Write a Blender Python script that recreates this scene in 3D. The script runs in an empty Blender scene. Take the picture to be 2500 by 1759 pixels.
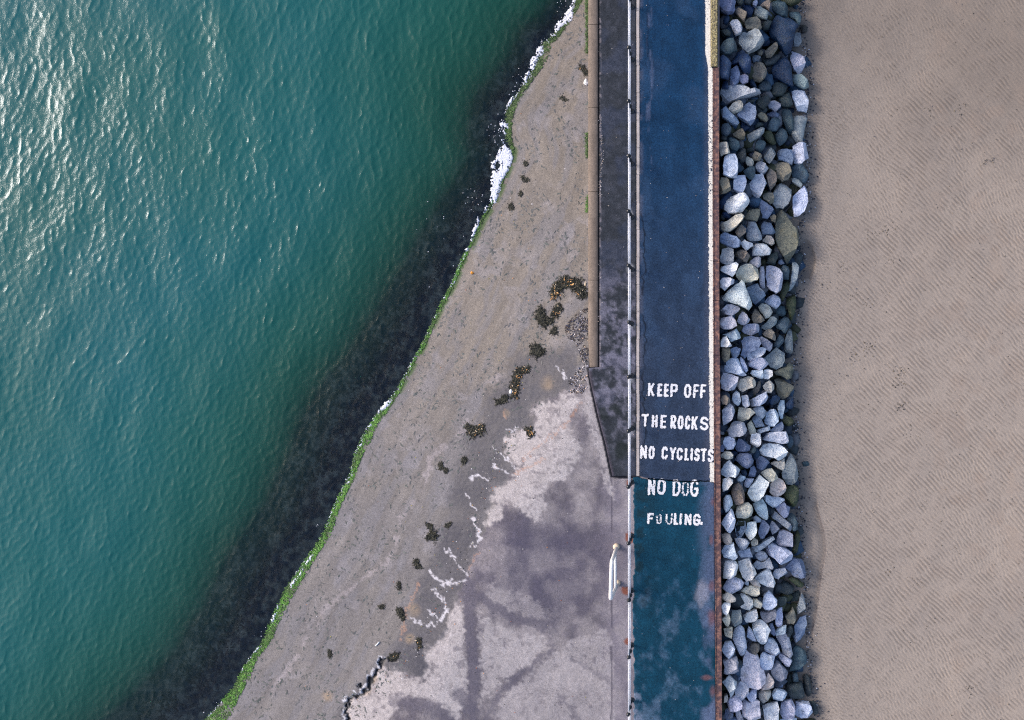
import bpy, bmesh, math, random
import numpy as np

# ------------------------------------------------------------------ camera
H = 26.0          # drone height above the path (m)
S = 75.0          # photograph pixels per metre at path level
NX, NY = 1710.0, 880.0   # point straight below the drone
scene = bpy.context.scene
cd = bpy.data.cameras.new("camera")
cam = bpy.data.objects.new("camera", cd)
scene.collection.objects.link(cam)
cam.location = (0, 0, H)
cam.rotation_euler = (0, 0, 0)
cd.sensor_width = 36.0
cd.lens = H * 36.0 / (2500.0 / S)
cd.shift_x = (1250.0 - NX) / 2500.0
cd.shift_y = (NY - 879.5) / 2500.0
cd.clip_end = 2000.0
scene.camera = cam

# ------------------------------------------------------------------ light
SUN_EL = math.radians(31.0)
SUN_DIR = np.array([-0.96, 0.28]); SUN_DIR /= np.linalg.norm(SUN_DIR)
to_sun = np.array([SUN_DIR[0]*math.cos(SUN_EL), SUN_DIR[1]*math.cos(SUN_EL), math.sin(SUN_EL)])
w = bpy.data.worlds.new("World"); scene.world = w; w.use_nodes = True
nt = w.node_tree; nt.nodes.clear()
sky = nt.nodes.new("ShaderNodeTexSky"); sky.sky_type = 'NISHITA'; sky.sun_disc = False
sky.sun_elevation = SUN_EL
sky.sun_rotation = math.atan2(SUN_DIR[0], SUN_DIR[1])
sky.air_density = 1.0; sky.dust_density = 3.6; sky.ozone_density = 0.9
bg = nt.nodes.new("ShaderNodeBackground"); bg.inputs[1].default_value = 0.15
wo = nt.nodes.new("ShaderNodeOutputWorld")
nt.links.new(sky.outputs[0], bg.inputs[0]); nt.links.new(bg.outputs[0], wo.inputs[0])
sd = bpy.data.lights.new("sun", 'SUN'); sd.energy = 1.1; sd.angle = math.radians(13.0); sd.color = (1.0, 0.97, 0.94)
so = bpy.data.objects.new("sun", sd); scene.collection.objects.link(so)
from mathutils import Vector
so.rotation_euler = Vector((-to_sun[0], -to_sun[1], -to_sun[2])).to_track_quat('-Z', 'Y').to_euler()
so.location = (to_sun[0]*40, to_sun[1]*40, to_sun[2]*40)
vs = scene.view_settings
vs.view_transform = 'Standard'; vs.look = 'None'; vs.gamma = 1.0; vs.use_curve_mapping = False
vs.exposure = 0.68
scene.cycles.filter_width = 1.2
scene.cycles.use_denoising = False

# ------------------------------------------------------------------ helpers
C = scene.collection
def Pm(px, py, z):
    """photograph pixel + height -> metres"""
    px = np.asarray(px, float); py = np.asarray(py, float); z = np.asarray(z, float)
    f = (H - z) / (H * S)
    return (px - NX) * f, -(py - NY) * f, z + 0*px
def P3(px, py, z):
    a = Pm(px, py, z); return np.array([float(a[0]), float(a[1]), float(a[2])])
def lin(r, g, b):
    o = []
    for c in (r, g, b):
        c /= 255.0
        o.append(c/12.92 if c <= 0.04045 else ((c+0.055)/1.055)**2.4)
    return np.array(o)
def smooth(a, b, x):
    t = np.clip((x-a)/(b-a), 0, 1); return t*t*(3-2*t)
def _hash(ix, iy, seed):
    h = (ix.astype(np.int64)*374761393 + iy.astype(np.int64)*668265263 + seed*1442695041) & 0xFFFFFFFF
    h = ((h ^ (h >> 13)) * 1274126177) & 0xFFFFFFFF
    h = (h ^ (h >> 16)) & 0xFFFFFFFF
    return h / 4294967295.0
def vnoise(x, y, seed=0):
    x = np.asarray(x, float); y = np.asarray(y, float)
    ix = np.floor(x); iy = np.floor(y); fx = x-ix; fy = y-iy
    fx = fx*fx*fx*(fx*(fx*6-15)+10); fy = fy*fy*fy*(fy*(fy*6-15)+10)
    a = _hash(ix, iy, seed); b = _hash(ix+1, iy, seed); c = _hash(ix, iy+1, seed); d = _hash(ix+1, iy+1, seed)
    return (a*(1-fx)+b*fx)*(1-fy)+(c*(1-fx)+d*fx)*fy
def fbm(x, y, seed=0, octv=4, gain=0.5):
    s = 0; a = 1; t = 0
    for i in range(octv):
        s = s + a*vnoise(x*2**i + i*17.3, y*2**i - i*9.1, seed+i*7); t += a; a *= gain
    return s/t
def seg_dist(X, Y, pts):
    d = np.full(np.shape(X), 1e9)
    for (x0, y0), (x1, y1) in zip(pts[:-1], pts[1:]):
        dx, dy = x1-x0, y1-y0; L = dx*dx+dy*dy + 1e-9
        t = np.clip(((X-x0)*dx+(Y-y0)*dy)/L, 0, 1)
        d = np.minimum(d, np.hypot(X-x0-t*dx, Y-y0-t*dy))
    return d
def in_poly(X, Y, pts):
    r = np.zeros(np.shape(X), bool); n = len(pts)
    for i in range(n):
        x0, y0 = pts[i]; x1, y1 = pts[(i+1) % n]
        if y0 == y1: continue
        c = ((y0 > Y) != (y1 > Y)) & (X < (x1-x0)*(Y-y0)/(y1-y0)+x0)
        r ^= c
    return r
def sdf_poly(X, Y, pts):
    d = seg_dist(X, Y, list(pts)+[pts[0]])
    return np.where(in_poly(X, Y, pts), d, -d)
def pl(pts, ox=0, oy=0, k=1.0):
    return [(ox+a/k, oy+b/k) for a, b in pts]

def raw_mesh(name, V, F, mat=None, smooth_sh=False, col=None, attrs=None):
    """V (n,3) array, F (m,4) or (m,3) int array"""
    V = np.asarray(V, np.float32); F = np.asarray(F, np.int32)
    me = bpy.data.meshes.new(name)
    n = F.shape[1]
    me.vertices.add(len(V)); me.vertices.foreach_set("co", V.ravel())
    me.loops.add(F.size); me.loops.foreach_set("vertex_index", F.ravel())
    me.polygons.add(len(F))
    me.polygons.foreach_set("loop_start", np.arange(0, F.size, n, dtype=np.int32))
    me.polygons.foreach_set("loop_total", np.full(len(F), n, np.int32))
    if smooth_sh: me.polygons.foreach_set("use_smooth", np.ones(len(F), bool))
    me.update(calc_edges=True)
    if col is not None:
        a = me.color_attributes.new("Col", 'FLOAT_COLOR', 'POINT')
        c = np.ones((len(V), 4), np.float32); c[:, :col.shape[1]] = col
        a.data.foreach_set("color", c.ravel())
    for k, v in (attrs or {}).items():
        a = me.attributes.new(k, 'FLOAT', 'POINT'); a.data.foreach_set("value", np.asarray(v, np.float32).ravel())
    if mat: me.materials.append(mat)
    me.validate()
    return me
def obj(name, me, parent=None, **props):
    o = bpy.data.objects.new(name, me); C.objects.link(o)
    if parent: o.parent = parent
    for k, v in props.items(): o[k] = v
    return o
def empty(name, loc, **props):
    o = bpy.data.objects.new(name, None); C.objects.link(o); o.location = loc
    o.empty_display_size = 0.2
    for k, v in props.items(): o[k] = v
    return o
def grid_faces(nr, nc, keep=None):
    i = np.arange(nr*nc).reshape(nr, nc)
    a = i[:-1, :-1]; b = i[1:, :-1]; c = i[1:, 1:]; d = i[:-1, 1:]
    F = np.stack([a, b, c, d], -1)
    if keep is not None: F = F[keep]
    return F.reshape(-1, 4)
def compact(V, F, *extra):
    used = np.zeros(len(V), bool); used[F.ravel()] = True
    m = np.cumsum(used)-1
    return (V[used], m[F]) + tuple(e[used] for e in extra)
def box_mesh(name, x0, x1, y0, y1, z0, z1, mat, bevel=0.0, seg=2):
    bm = bmesh.new(); bmesh.ops.create_cube(bm, size=1.0)
    for v in bm.verts:
        v.co = Vector(((x0+x1)/2+v.co.x*(x1-x0), (y0+y1)/2+v.co.y*(y1-y0), (z0+z1)/2+v.co.z*(z1-z0)))
    if bevel: bmesh.ops.bevel(bm, geom=bm.edges[:], offset=bevel, segments=seg, affect='EDGES', profile=0.5)
    me = bpy.data.meshes.new(name); bm.to_mesh(me); bm.free(); me.materials.append(mat); return me
def tube(name, pts, r, mat, n=12):
    pts = [Vector(p) for p in pts]; V = []; F = []
    up = Vector((0.31, 0.17, 0.93))
    for i, p in enumerate(pts):
        t = (pts[min(i+1, len(pts)-1)]-pts[max(i-1, 0)]).normalized()
        a = t.cross(up)
        if a.length < 1e-3: a = t.cross(Vector((1, 0, 0)))
        a.normalize(); b = t.cross(a)
        for k in range(n):
            an = 2*math.pi*k/n; V.append(p+a*math.cos(an)*r+b*math.sin(an)*r)
    bm = bmesh.new(); vs_ = [bm.verts.new(v) for v in V]
    for i in range(len(pts)-1):
        for k in range(n):
            bm.faces.new((vs_[i*n+k], vs_[i*n+(k+1) % n], vs_[(i+1)*n+(k+1) % n], vs_[(i+1)*n+k]))
    bm.faces.new(vs_[:n][::-1]); bm.faces.new(vs_[-n:])
    bmesh.ops.recalc_face_normals(bm, faces=bm.faces[:])
    me = bpy.data.meshes.new(name); bm.to_mesh(me); bm.free(); me.materials.append(mat)
    for f in me.polygons: f.use_smooth = len(f.vertices) == 4
    return me
def arc_pts(corners, r, n=6):
    """round the corners of a 3-D polyline"""
    c = [Vector(p) for p in corners]; out = [c[0]]
    for a, b, d in zip(c[:-2], c[1:-1], c[2:]):
        u = (a-b).normalized(); v = (d-b).normalized()
        p = b+u*r; q = b+v*r
        for i in range(n+1):
            t = i/n; out.append(p*(1-t)**2+b*2*t*(1-t)+q*t*t)
    out.append(c[-1]); return out

# ------------------------------------------------------------------ materials
def new_mat(name):
    m = bpy.data.materials.new(name); m.use_nodes = True
    n = m.node_tree; b = n.nodes["Principled BSDF"]
    return m, n, b
def noise_node(n, scale, detail=4, rough=0.6, vec=None, coord=None):
    t = n.nodes.new("ShaderNodeTexNoise"); t.inputs["Scale"].default_value = scale
    t.inputs["Detail"].default_value = detail; t.inputs["Roughness"].default_value = rough
    if coord is not None: n.links.new(coord, t.inputs["Vector"])
    return t
def ramp(n, src, stops):
    r = n.nodes.new("ShaderNodeValToRGB"); e = r.color_ramp.elements
    while len(e) < len(stops): e.new(0.5)
    for el, (p, c) in zip(e, stops):
        el.position = p; el.color = (c[0], c[1], c[2], 1) if len(c) == 3 else c
    n.links.new(src, r.inputs[0]); return r
def mixc(n, fac, a, b, mode='MIX'):
    m = n.nodes.new("ShaderNodeMix"); m.data_type = 'RGBA'; m.blend_type = mode
    for s, v in ((0, fac), (6, a), (7, b)):
        if hasattr(v, "is_linked") or hasattr(v, "links"): n.links.new(v, m.inputs[s])
        elif s == 0: m.inputs[0].default_value = v
        else: m.inputs[s].default_value = (v[0], v[1], v[2], 1)
    return m.outputs[2]
def gcoord(n):
    g = n.nodes.new("ShaderNodeNewGeometry"); return g.outputs["Position"]
def attr_mat(name, grain=((60, .35), (14, .2)), bump=0.3, bscale=60, bdist=0.01, spec=0.3, rough=None):
    """base colour from the piece's own colour attribute, alpha = roughness, fine grain on top"""
    m, n, b = new_mat(name)
    a = n.nodes.new("ShaderNodeVertexColor"); a.layer_name = "Col"
    pos = gcoord(n); c = a.outputs[0]
    for sc, amt in grain:
        t = noise_node(n, sc, 3, 0.65, coord=pos)
        r = ramp(n, t.outputs[0], [(0.25, (1-amt,)*3), (0.75, (1+amt,)*3)])
        c = mixc(n, 1.0, c, r.outputs[0], 'MULTIPLY')
    n.links.new(c, b.inputs["Base Color"])
    if rough is None: n.links.new(a.outputs[1], b.inputs["Roughness"])
    else: b.inputs["Roughness"].default_value = rough
    b.inputs["Specular IOR Level"].default_value = spec
    if bump:
        t = noise_node(n, bscale, 5, 0.7, coord=pos)
        bp = n.nodes.new("ShaderNodeBump"); bp.inputs["Strength"].default_value = bump; bp.inputs["Distance"].default_value = bdist
        n.links.new(t.outputs[0], bp.inputs["Height"]); n.links.new(bp.outputs[0], b.inputs["Normal"])
    return m
def plain_mat(name, col, rough=0.6, spec=0.4, metal=0.0, var=0.15, vscale=9.0, bump=0.15, bscale=40, col2=None, thr=(0.4, 0.65)):
    m, n, b = new_mat(name); pos = gcoord(n)
    t = noise_node(n, vscale, 5, 0.65, coord=pos)
    c1 = tuple(np.clip(np.array(col)*(1-var), 0, 1)); c2 = tuple(np.array(col)*(1+var)) if col2 is None else tuple(col2)
    r = ramp(n, t.outputs[0], [(thr[0], c1), (thr[1], c2)])
    n.links.new(r.outputs[0], b.inputs["Base Color"])
    b.inputs["Roughness"].default_value = rough; b.inputs["Specular IOR Level"].default_value = spec
    b.inputs["Metallic"].default_value = metal
    if bump:
        t2 = noise_node(n, bscale, 4, 0.7, coord=pos)
        bp = n.nodes.new("ShaderNodeBump"); bp.inputs["Strength"].default_value = bump; bp.inputs["Distance"].default_value = 0.01
        n.links.new(t2.outputs[0], bp.inputs["Height"]); n.links.new(bp.outputs[0], b.inputs["Normal"])
    return m

# ================================================================== SETTING
ZW = -1.25      # sea level
ZS = -1.80      # sand level
ZP = 0.05       # top of the upper path and ledge
ZL = 0.016      # top of the lower path
WL = [(1436,-3000),(1436,-40),(1412,0),(1401,17),(1359,81),(1328,106),(1306,167),(1278,212),(1239,267),(1236,329),(1253,370),(1250,390),(1231,434),
      (1218,467),(1201,503),(1179,536),(1152,595),(1131,634),(1106,695),(1078,745),(1062,779),(1039,832),(1007,890),(972,953),
      (944,988),(920,1016),(902,1044),(885,1075),(871,1106),(860,1152),(839,1194),(815,1245),(793,1303),(764,1346),(731,1394),
      (697,1442),(668,1504),(640,1576),(606,1614),(572,1681),(558,1696),(529,1729),(501,1759),(420,1840),(-1500,3600)]
CE = [(1440,-40),(1417,20),(1390,61),(1351,120),(1345,145),(1312,189),(1278,237),(1256,292),(1253,343),(1259,368),(1250,395),(1231,446),
      (1179,545),(1154,603),(1133,643),(1110,700),(1084,750),(1068,785),(1046,838),(1019,880),(975,964),(951,1009),(930,1033),(913,1075),
      (888,1117),(871,1169),(846,1214),(831,1250),(812,1312),(783,1351),(750,1408),(716,1466),(687,1523),(673,1557),(640,1600),
      (616,1657),(592,1705),(572,1759),(530,1840)]
_wy = np.array([p[1] for p in WL], float); _wx = np.array([p[0] for p in WL], float)
def xwl(y): return np.interp(y, _wy, _wx)
def dwl(X, Y):
    """signed photo-pixel distance from the waterline, + on land"""
    X = np.asarray(X, float); Y = np.asarray(Y, float)
    return seg_dist(X, Y, WL)*np.where(X > xwl(Y), 1, -1)
def zbed(d, Y=880.0):
    shelf = np.interp(Y, [0, 330, 880, 1759], [55, 100, 165, 185])
    land = ZW + 0.0031*d
    k = 0.16; hgt = np.clip(0.5+0.5*(0-land)/k, 0, 1)
    land = land*hgt + 0*(1-hgt) - k*hgt*(1-hgt)      # eases into the level landing (z = 0)
    dd = np.maximum(-d, 0)
    depth = 0.20*np.minimum(dd, shelf)/shelf + np.maximum(dd-shelf*.9, 0)/75*0.58
    return np.where(d > 0, land, ZW-np.minimum(depth, 5.0))
CRACK = pl([(1220,340),(1100,390),(950,410),(880,470),(900,560),(830,650),(760,770),(690,830),(690,930),(600,1060),(500,1090),(300,1150),(240,1230),(250,1400),(230,1620)],820,1560,8.117)
CRACK2 = pl([(600,1060),(540,990),(460,900)],820,1560,8.117)
def zslip(px, py):
    px = np.asarray(px, float); py = np.asarray(py, float)
    return zbed(dwl(px, py), py)

# ---------------------------------------------------------------- slipway (concrete slope and landing)
def axis(lo, hi, step, far_lo, far_hi, g=1.35):
    a = list(np.arange(lo, hi+0.1, step)); s = step; v = lo; pre = []
    while v > far_lo:
        s *= g; v -= s; pre.append(v)
    s = step; v = hi; post = []
    while v < far_hi:
        s *= g; v += s; post.append(v)
    return np.array(pre[::-1]+a+post)
def build_slipway():
    ax = axis(470, 1556, 2.9, -2600, 1575); ax = ax[ax < 1600]
    ay = axis(-30, 1790, 2.9, -900, 2600)
    X, Y = np.meshgrid(ax, ay); d = dwl(X, Y); Z = zbed(d, Y)
    wx = X+(vnoise(X/9, Y/9, 5)-.5)*13+(vnoise(X/3.7, Y/3.7, 6)-.5)*6
    wy = Y+(vnoise(X/9, Y/9, 15)-.5)*13+(vnoise(X/3.7, Y/3.7, 16)-.5)*6
    # --- colour of the concrete, mud, wet film, stains
    mud = lin(126,117,110); mud2 = lin(113,107,105); wetc = lin(66,65,76); pale = lin(173,166,169)
    deck = lin(143,136,140); deckd = lin(93,88,98); white = lin(214,214,226); dark = lin(26,28,36)
    n1 = fbm(X/70, Y/70, 21, 4)[..., None]; n2 = fbm(X/22, Y/22, 31, 4)[..., None]; n3 = vnoise(X/5, Y/5, 41)[..., None]
    cool = smooth(650, 1350, Y)[..., None]; mud = mud*(1-cool)+lin(119,114,114)*cool; mud2 = mud2*(1-cool)+lin(105,102,107)*cool
    col = mud*(1-n1)+mud2*n1
    ls = smooth(.52, .66, fbm(X/34+Y/90, Y/34-X/90, 23, 4))*smooth(.4, .7, n1[..., 0]); col = col*(1-.3*ls[..., None])+lin(150,146,156)*.3*ls[..., None]
    col = col*(0.93+0.14*n2); rough = np.full(X.shape, 0.75)
    al_ = (Y*.89-X*.45)
    bd = fbm(d/11, al_/130, 27, 4)[..., None]; bd2 = fbm(d/34, al_/210, 37, 3)[..., None]
    col = col*(0.80+.40*bd)*(0.86+.28*bd2)
    ws = smooth(.50, .66, fbm(d/20, al_/95, 47, 4))[..., None]*.45
    col = col*(1-ws)+lin(112,111,120)*ws
    def lay(c, m, r=None):
        nonlocal col, rough
        m = np.clip(m, 0, 1); col = col*(1-m[..., None])+c*m[..., None]
        if r is not None: rough = rough*(1-m)+r*m
    # thin pale tide line and streaky silt
    tl = pl([(1540,20),(1520,100),(1400,170),(1330,300),(1260,390),(1230,500),(1120,570),(1050,640),(1000,700),(960,900),(800,1100),(760,1290)],700,880,2.87)+pl([(1190,180),(1140,250),(1000,350),(820,500),(660,760),(560,900)],400,1250,2.087)
    lay(lin(152,144,150), 0.6*smooth(10, 1, seg_dist(wx, wy, tl))*smooth(.35, .6, n2[..., 0]))
    # wet sheet between tide line and dry concrete
    wetp = pl([(1590,-60),(1540,120),(1400,260),(1350,420),(1260,520),(1230,640),(1180,760),(1130,900),(1120,1060),(1100,1200),(1060,1320),(1380,1330),(1400,1100),(1450,1000),(1450,880),(1560,860),(1610,740),(1530,600),(1560,520),(1740,480),(1720,320),(1900,285),(2000,200),(2050,60),(2020,-90)],700,880,2.87)
    lay(wetc, smooth(-16, 22, sdf_poly(wx, wy, wetp))*(0.5+0.6*n1[..., 0]), 0.42)
    wet2 = pl([(1430,60),(1380,200),(1300,340),(1230,560),(1130,740),(1000,880),(900,1000),(880,1080),(950,1080),(960,960),(1060,920),(1120,790),(1200,800),(1270,850),(1340,840),(1350,700),(1420,640),(1470,500),(1540,360),(1600,180),(1640,40)],400,1250,2.087)
    lay(wetc*0.98, smooth(-12, 16, sdf_poly(wx, wy, wet2))*(0.55+0.5*n1[..., 0]), 0.42)
    # dry landing
    dryp = [(1437,905),(1425,935),(1375,960),(1330,985),(1296,985),(1303,1040),(1240,1065),(1232,1090),(1258,1140),(1235,1185),(1205,1190),(1206,1235),(1190,1290),(1172,1330),(1142,1395),(1120,1450),(1100,1500),(1085,1560),(1040,1590),(1043,1640),(1030,1658),(980,1640),(938,1632),(910,1668),(860,1700),(842,1760),(800,1900),(760,2600),(1700,2600),(1700,900)]
    dm = smooth(-2.5, 2.5, sdf_poly(wx, wy, dryp))
    dk = fbm(X/55, Y/55, 51, 4); dk2 = fbm(X/16, Y/16, 61, 3)
    dcol = deck*(1-smooth(.30, .66, dk*.8+dk2*.2)[..., None])+deckd*smooth(.30, .66, dk*.8+dk2*.2)[..., None]
    dcol = dcol*(0.8+0.4*dk2[..., None])*(0.9+.2*n3)
    lay(dcol, dm, 0.85)
    # gravelly paler shoulder beside the railing and darker bruise in the middle
    lay(lin(142,135,147), dm*smooth(1450, 1500, X)*smooth(1150, 1200, Y)*0.45*(0.6+0.6*dk2))
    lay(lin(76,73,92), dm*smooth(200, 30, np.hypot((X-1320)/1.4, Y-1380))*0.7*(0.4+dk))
    # pale dry patches
    p1 = pl([(1710,340),(1790,298),(1900,285),(2000,220),(2060,280),(2000,370),(1980,450),(2010,540),(2060,590),(2050,700),(1960,820),(1850,850),(1810,940),(1820,1060),(1760,1120),(1680,1090),(1600,1040),(1570,980),(1510,1010),(1520,1100),(1450,1150),(1380,1160),(1400,1080),(1450,1010),(1440,880),(1540,870),(1590,800),(1600,740),(1560,670),(1520,600),(1540,520),(1680,500),(1730,480),(1740,400)],700,880,2.87)
    p1b = pl([(2105,110),(2150,240),(2190,420),(2240,600),(2290,820),(2290,980),(2240,900),(2180,640),(2110,420),(2080,300)],700,880,2.87)
    p3 = pl([(1120,790),(1180,800),(1250,840),(1320,850),(1340,800),(1330,700),(1400,680),(1450,560),(1480,450),(1520,480),(1530,640),(1560,870),(1530,1000),(1480,1090),(1440,1000),(1380,950),(1200,950),(1150,1090),(940,1090),(950,960),(1060,920),(1070,870)],400,1250,2.087)
    p5 = pl([(1610,510),(1680,560),(1820,610),(1920,640),(1960,690),(1830,800),(1700,900),(1620,980),(1610,700)],400,1250,2.087)
    p6 = pl([(1990,720),(2090,640),(2260,600),(2290,760),(2290,1090),(1690,1090),(1720,960),(1830,850)],400,1250,2.087)
    p7 = pl([(1660,370),(1850,430),(2010,520),(1900,560),(1740,500),(1640,430)],400,1250,2.087)
    sp = smooth(.62, .70, fbm(X/11, Y/11, 71, 3))           # dark spots inside the pale patches
    for pp, s_ in ((p1, 1.0), (p1b, .8), (p3, .95), (p5, .75), (p6, .6), (p7, .4)):
        m = smooth(-6, 7, sdf_poly(wx, wy, pp)+(dk2-.5)*14+(n3[..., 0]-.5)*5)
        lay(pale*(0.84+0.24*dk2[..., None])*(.94+.12*n3), m*s_*(1-0.6*sp)*(.72+.4*n2[..., 0]), 0.9)
    # dark bands and blots left by dragged boats and damp
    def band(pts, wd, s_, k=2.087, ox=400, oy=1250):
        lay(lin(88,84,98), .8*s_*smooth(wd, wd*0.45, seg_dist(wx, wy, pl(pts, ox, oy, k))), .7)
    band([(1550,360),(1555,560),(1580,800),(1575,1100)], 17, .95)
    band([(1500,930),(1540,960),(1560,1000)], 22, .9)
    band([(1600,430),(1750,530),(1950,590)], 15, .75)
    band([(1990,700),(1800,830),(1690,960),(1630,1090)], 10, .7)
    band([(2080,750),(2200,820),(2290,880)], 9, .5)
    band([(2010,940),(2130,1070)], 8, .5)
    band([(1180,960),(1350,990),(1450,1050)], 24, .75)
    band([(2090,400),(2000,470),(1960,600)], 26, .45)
    # white salt runnels
    vw = (.45+1.1*fbm(X/13, Y/13, 17, 2))
    for pts, k, ox, oy, wd in (([(1440,600),(1500,650),(1560,690),(1590,760)],2.87,700,880,3.6),([(1445,730),(1500,760),(1560,805)],2.87,700,880,3.6),([(1280,825),(1340,818),(1420,838)],2.87,700,880,4),
          ([(1240,910),(1290,1000),(1330,1070)],2.87,700,880,3.4),([(1310,1110),(1330,1180),(1360,1270)],2.87,700,880,5),([(1890,50),(1925,80),(1945,120)],2.87,700,880,4),([(1540,485),(1610,490)],2.87,700,880,3),
          ([(1580,40),(1610,100),(1600,160),(1550,185)],2.087,400,1250,4),([(1440,190),(1490,260),(1540,320),(1540,350),(1430,370),(1350,310)],2.087,400,1250,4),
          ([(1350,310),(1400,350),(1430,372),(1470,340)],2.087,400,1250,6),([(1370,395),(1420,440),(1450,510),(1420,540)],2.087,400,1250,6),([(1450,510),(1380,575),(1310,570),(1250,540)],2.087,400,1250,5),([(1340,500),(1400,550)],2.087,400,1250,6)):
        ragged = seg_dist(wx, wy, pl(pts, ox, oy, k))+(n3[..., 0]-.5)*2+(n2[..., 0]-.5)*2
        lay(lin(190,187,197), 0.88*smooth(wd*.8, wd*0.2, ragged/vw), 0.6)
    # rusty orange threads
    for pts, k, ox, oy in (([(2055,290),(1990,420),(1900,490),(1830,550),(1760,610),(1640,700)],2.87,700,880),([(1790,690),(1680,760),(1600,790)],2.87,700,880),([(1310,370),(1260,440),(1230,540),(1210,650)],2.087,400,1250),([(1600,200),(1560,290)],2.087,400,1250),([(1530,340),(1540,400)],2.87,700,880)):
        lay(lin(170,130,108), 0.5*smooth(3.2, 1.0, seg_dist(wx, wy, pl(pts, ox, oy, k))))
    for cx, cy, r in ((1335,935,26),(1235,1010,14),(1010,1490,24),(1000,1560,18),(895,1690,16),(915,1660,14),(800,1700,20)):
        lay(lin(150,128,104), 0.45*smooth(r, r*.2, np.hypot(X-cx, Y-cy))*n2[..., 0]*1.6)
    # broken slab edge at the bottom
    ck = np.minimum(seg_dist(wx, wy, CRACK), seg_dist(wx, wy, CRACK2))
    lay(dark, smooth(5.5, 2.5, ck), .6)
    lay(white, .7*smooth(4, 1, np.abs(seg_dist(wx, wy, [(p[0]-9, p[1]-3) for p in CRACK])))*(n3[..., 0] > .4), .6)
    Z = Z-0.09*smooth(6, 2, ck)
    # rust bleeding from the post bases, dark joints
    for cx, cy, rx, ry in ((1537,1312,13,17),(1527,1442,17,12),(1533,1568,12,10),(1536,1180,9,9)):
        q = np.hypot((X-cx)/rx, (Y-cy)/ry)+(n3[..., 0]-.5)*.5
        lay(lin(126,70,52), .9*smooth(1, .55, q))
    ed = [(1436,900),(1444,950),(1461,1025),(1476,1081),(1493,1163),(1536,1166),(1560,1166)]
    lay(lin(20,22,34), smooth(5.0, 3.2, seg_dist(X, Y, ed)))  # groove shade painted into the ground colour along the slab edges
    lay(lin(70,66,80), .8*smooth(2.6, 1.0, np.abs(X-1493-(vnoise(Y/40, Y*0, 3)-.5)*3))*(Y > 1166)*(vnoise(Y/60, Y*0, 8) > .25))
    lay(lin(18,20,30), ((X > 1436) & (Y < 905))*1.0)  # ground below ledge and coping painted near-black to deepen the gap's shade
    # --- below the sea: dark weed-covered apron
    un = smooth(2, -6, d+(n3[..., 0]-.5)*6)
    wd1 = fbm(X/17, Y/17, 81, 4); wd2 = fbm(X/6, Y/6, 91, 3)
    weed = lin(24,40,56)*(1-smooth(.40,.66,wd1)[..., None])+lin(98,96,94)*smooth(.40,.66,wd1)[..., None]
    weed = weed*(0.3+1.4*wd2[..., None])
    lay(weed, un, .8)
    # green slime film under the algae fringe
    ced = np.abs(dwl(X, Y)-4)
    lay(lin(58,86,40), .8*smooth(11, 3, ced)*(n2[..., 0] > .35))
    # fine height relief
    Z = Z+(n3[..., 0]-.5)*0.006+(n2[..., 0]-.5)*0.012*smooth(0, 20, d)
    xyz = np.stack(Pm(X, Y, Z), -1).reshape(-1, 3)
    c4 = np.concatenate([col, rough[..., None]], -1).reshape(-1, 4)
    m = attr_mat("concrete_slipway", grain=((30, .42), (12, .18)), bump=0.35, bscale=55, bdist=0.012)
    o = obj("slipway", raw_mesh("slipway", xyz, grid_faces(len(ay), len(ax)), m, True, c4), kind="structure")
build_slipway()

# ---------------------------------------------------------------- sea
def wave_tile(N, L, lam0, width, th0, spread, seed):
    rng = np.random.default_rng(seed)
    k = 2*np.pi*np.fft.fftfreq(N, L/N); KX, KY = np.meshgrid(k, k)
    K = np.hypot(KX, KY); K[0, 0] = 1e-6
    lam = 2*np.pi/K; th = np.arctan2(KY, KX)
    dth = np.angle(np.exp(1j*(th-th0)))
    A = np.exp(-(np.log(lam/lam0)/width)**2)*lam**1.0*np.clip(np.cos(dth), 0, 1)**spread
    A[0, 0] = 0
    Hk = A*(rng.normal(size=(N, N))+1j*rng.normal(size=(N, N)))
    h = np.fft.ifft2(Hk); sx = np.fft.ifft2(1j*KX*Hk).real
    s = 1/np.sqrt((sx**2).mean()+(np.fft.ifft2(1j*KY*Hk).real**2).mean())
    dx = np.fft.ifft2(1j*KX/K*Hk).real*s; dy = np.fft.ifft2(1j*KY/K*Hk).real*s
    return h.real*s, dx, dy, L
def sample(tile, x, y):
    N = tile.shape[0]; x = x % N; y = y % N
    i = np.floor(x).astype(int); j = np.floor(y).astype(int); fx = x-i; fy = y-j
    i1 = (i+1) % N; j1 = (j+1) % N; i %= N; j %= N
    return (tile[j, i]*(1-fx)+tile[j, i1]*fx)*(1-fy)+(tile[j1, i]*(1-fx)+tile[j1, i1]*fx)*fy
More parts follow.
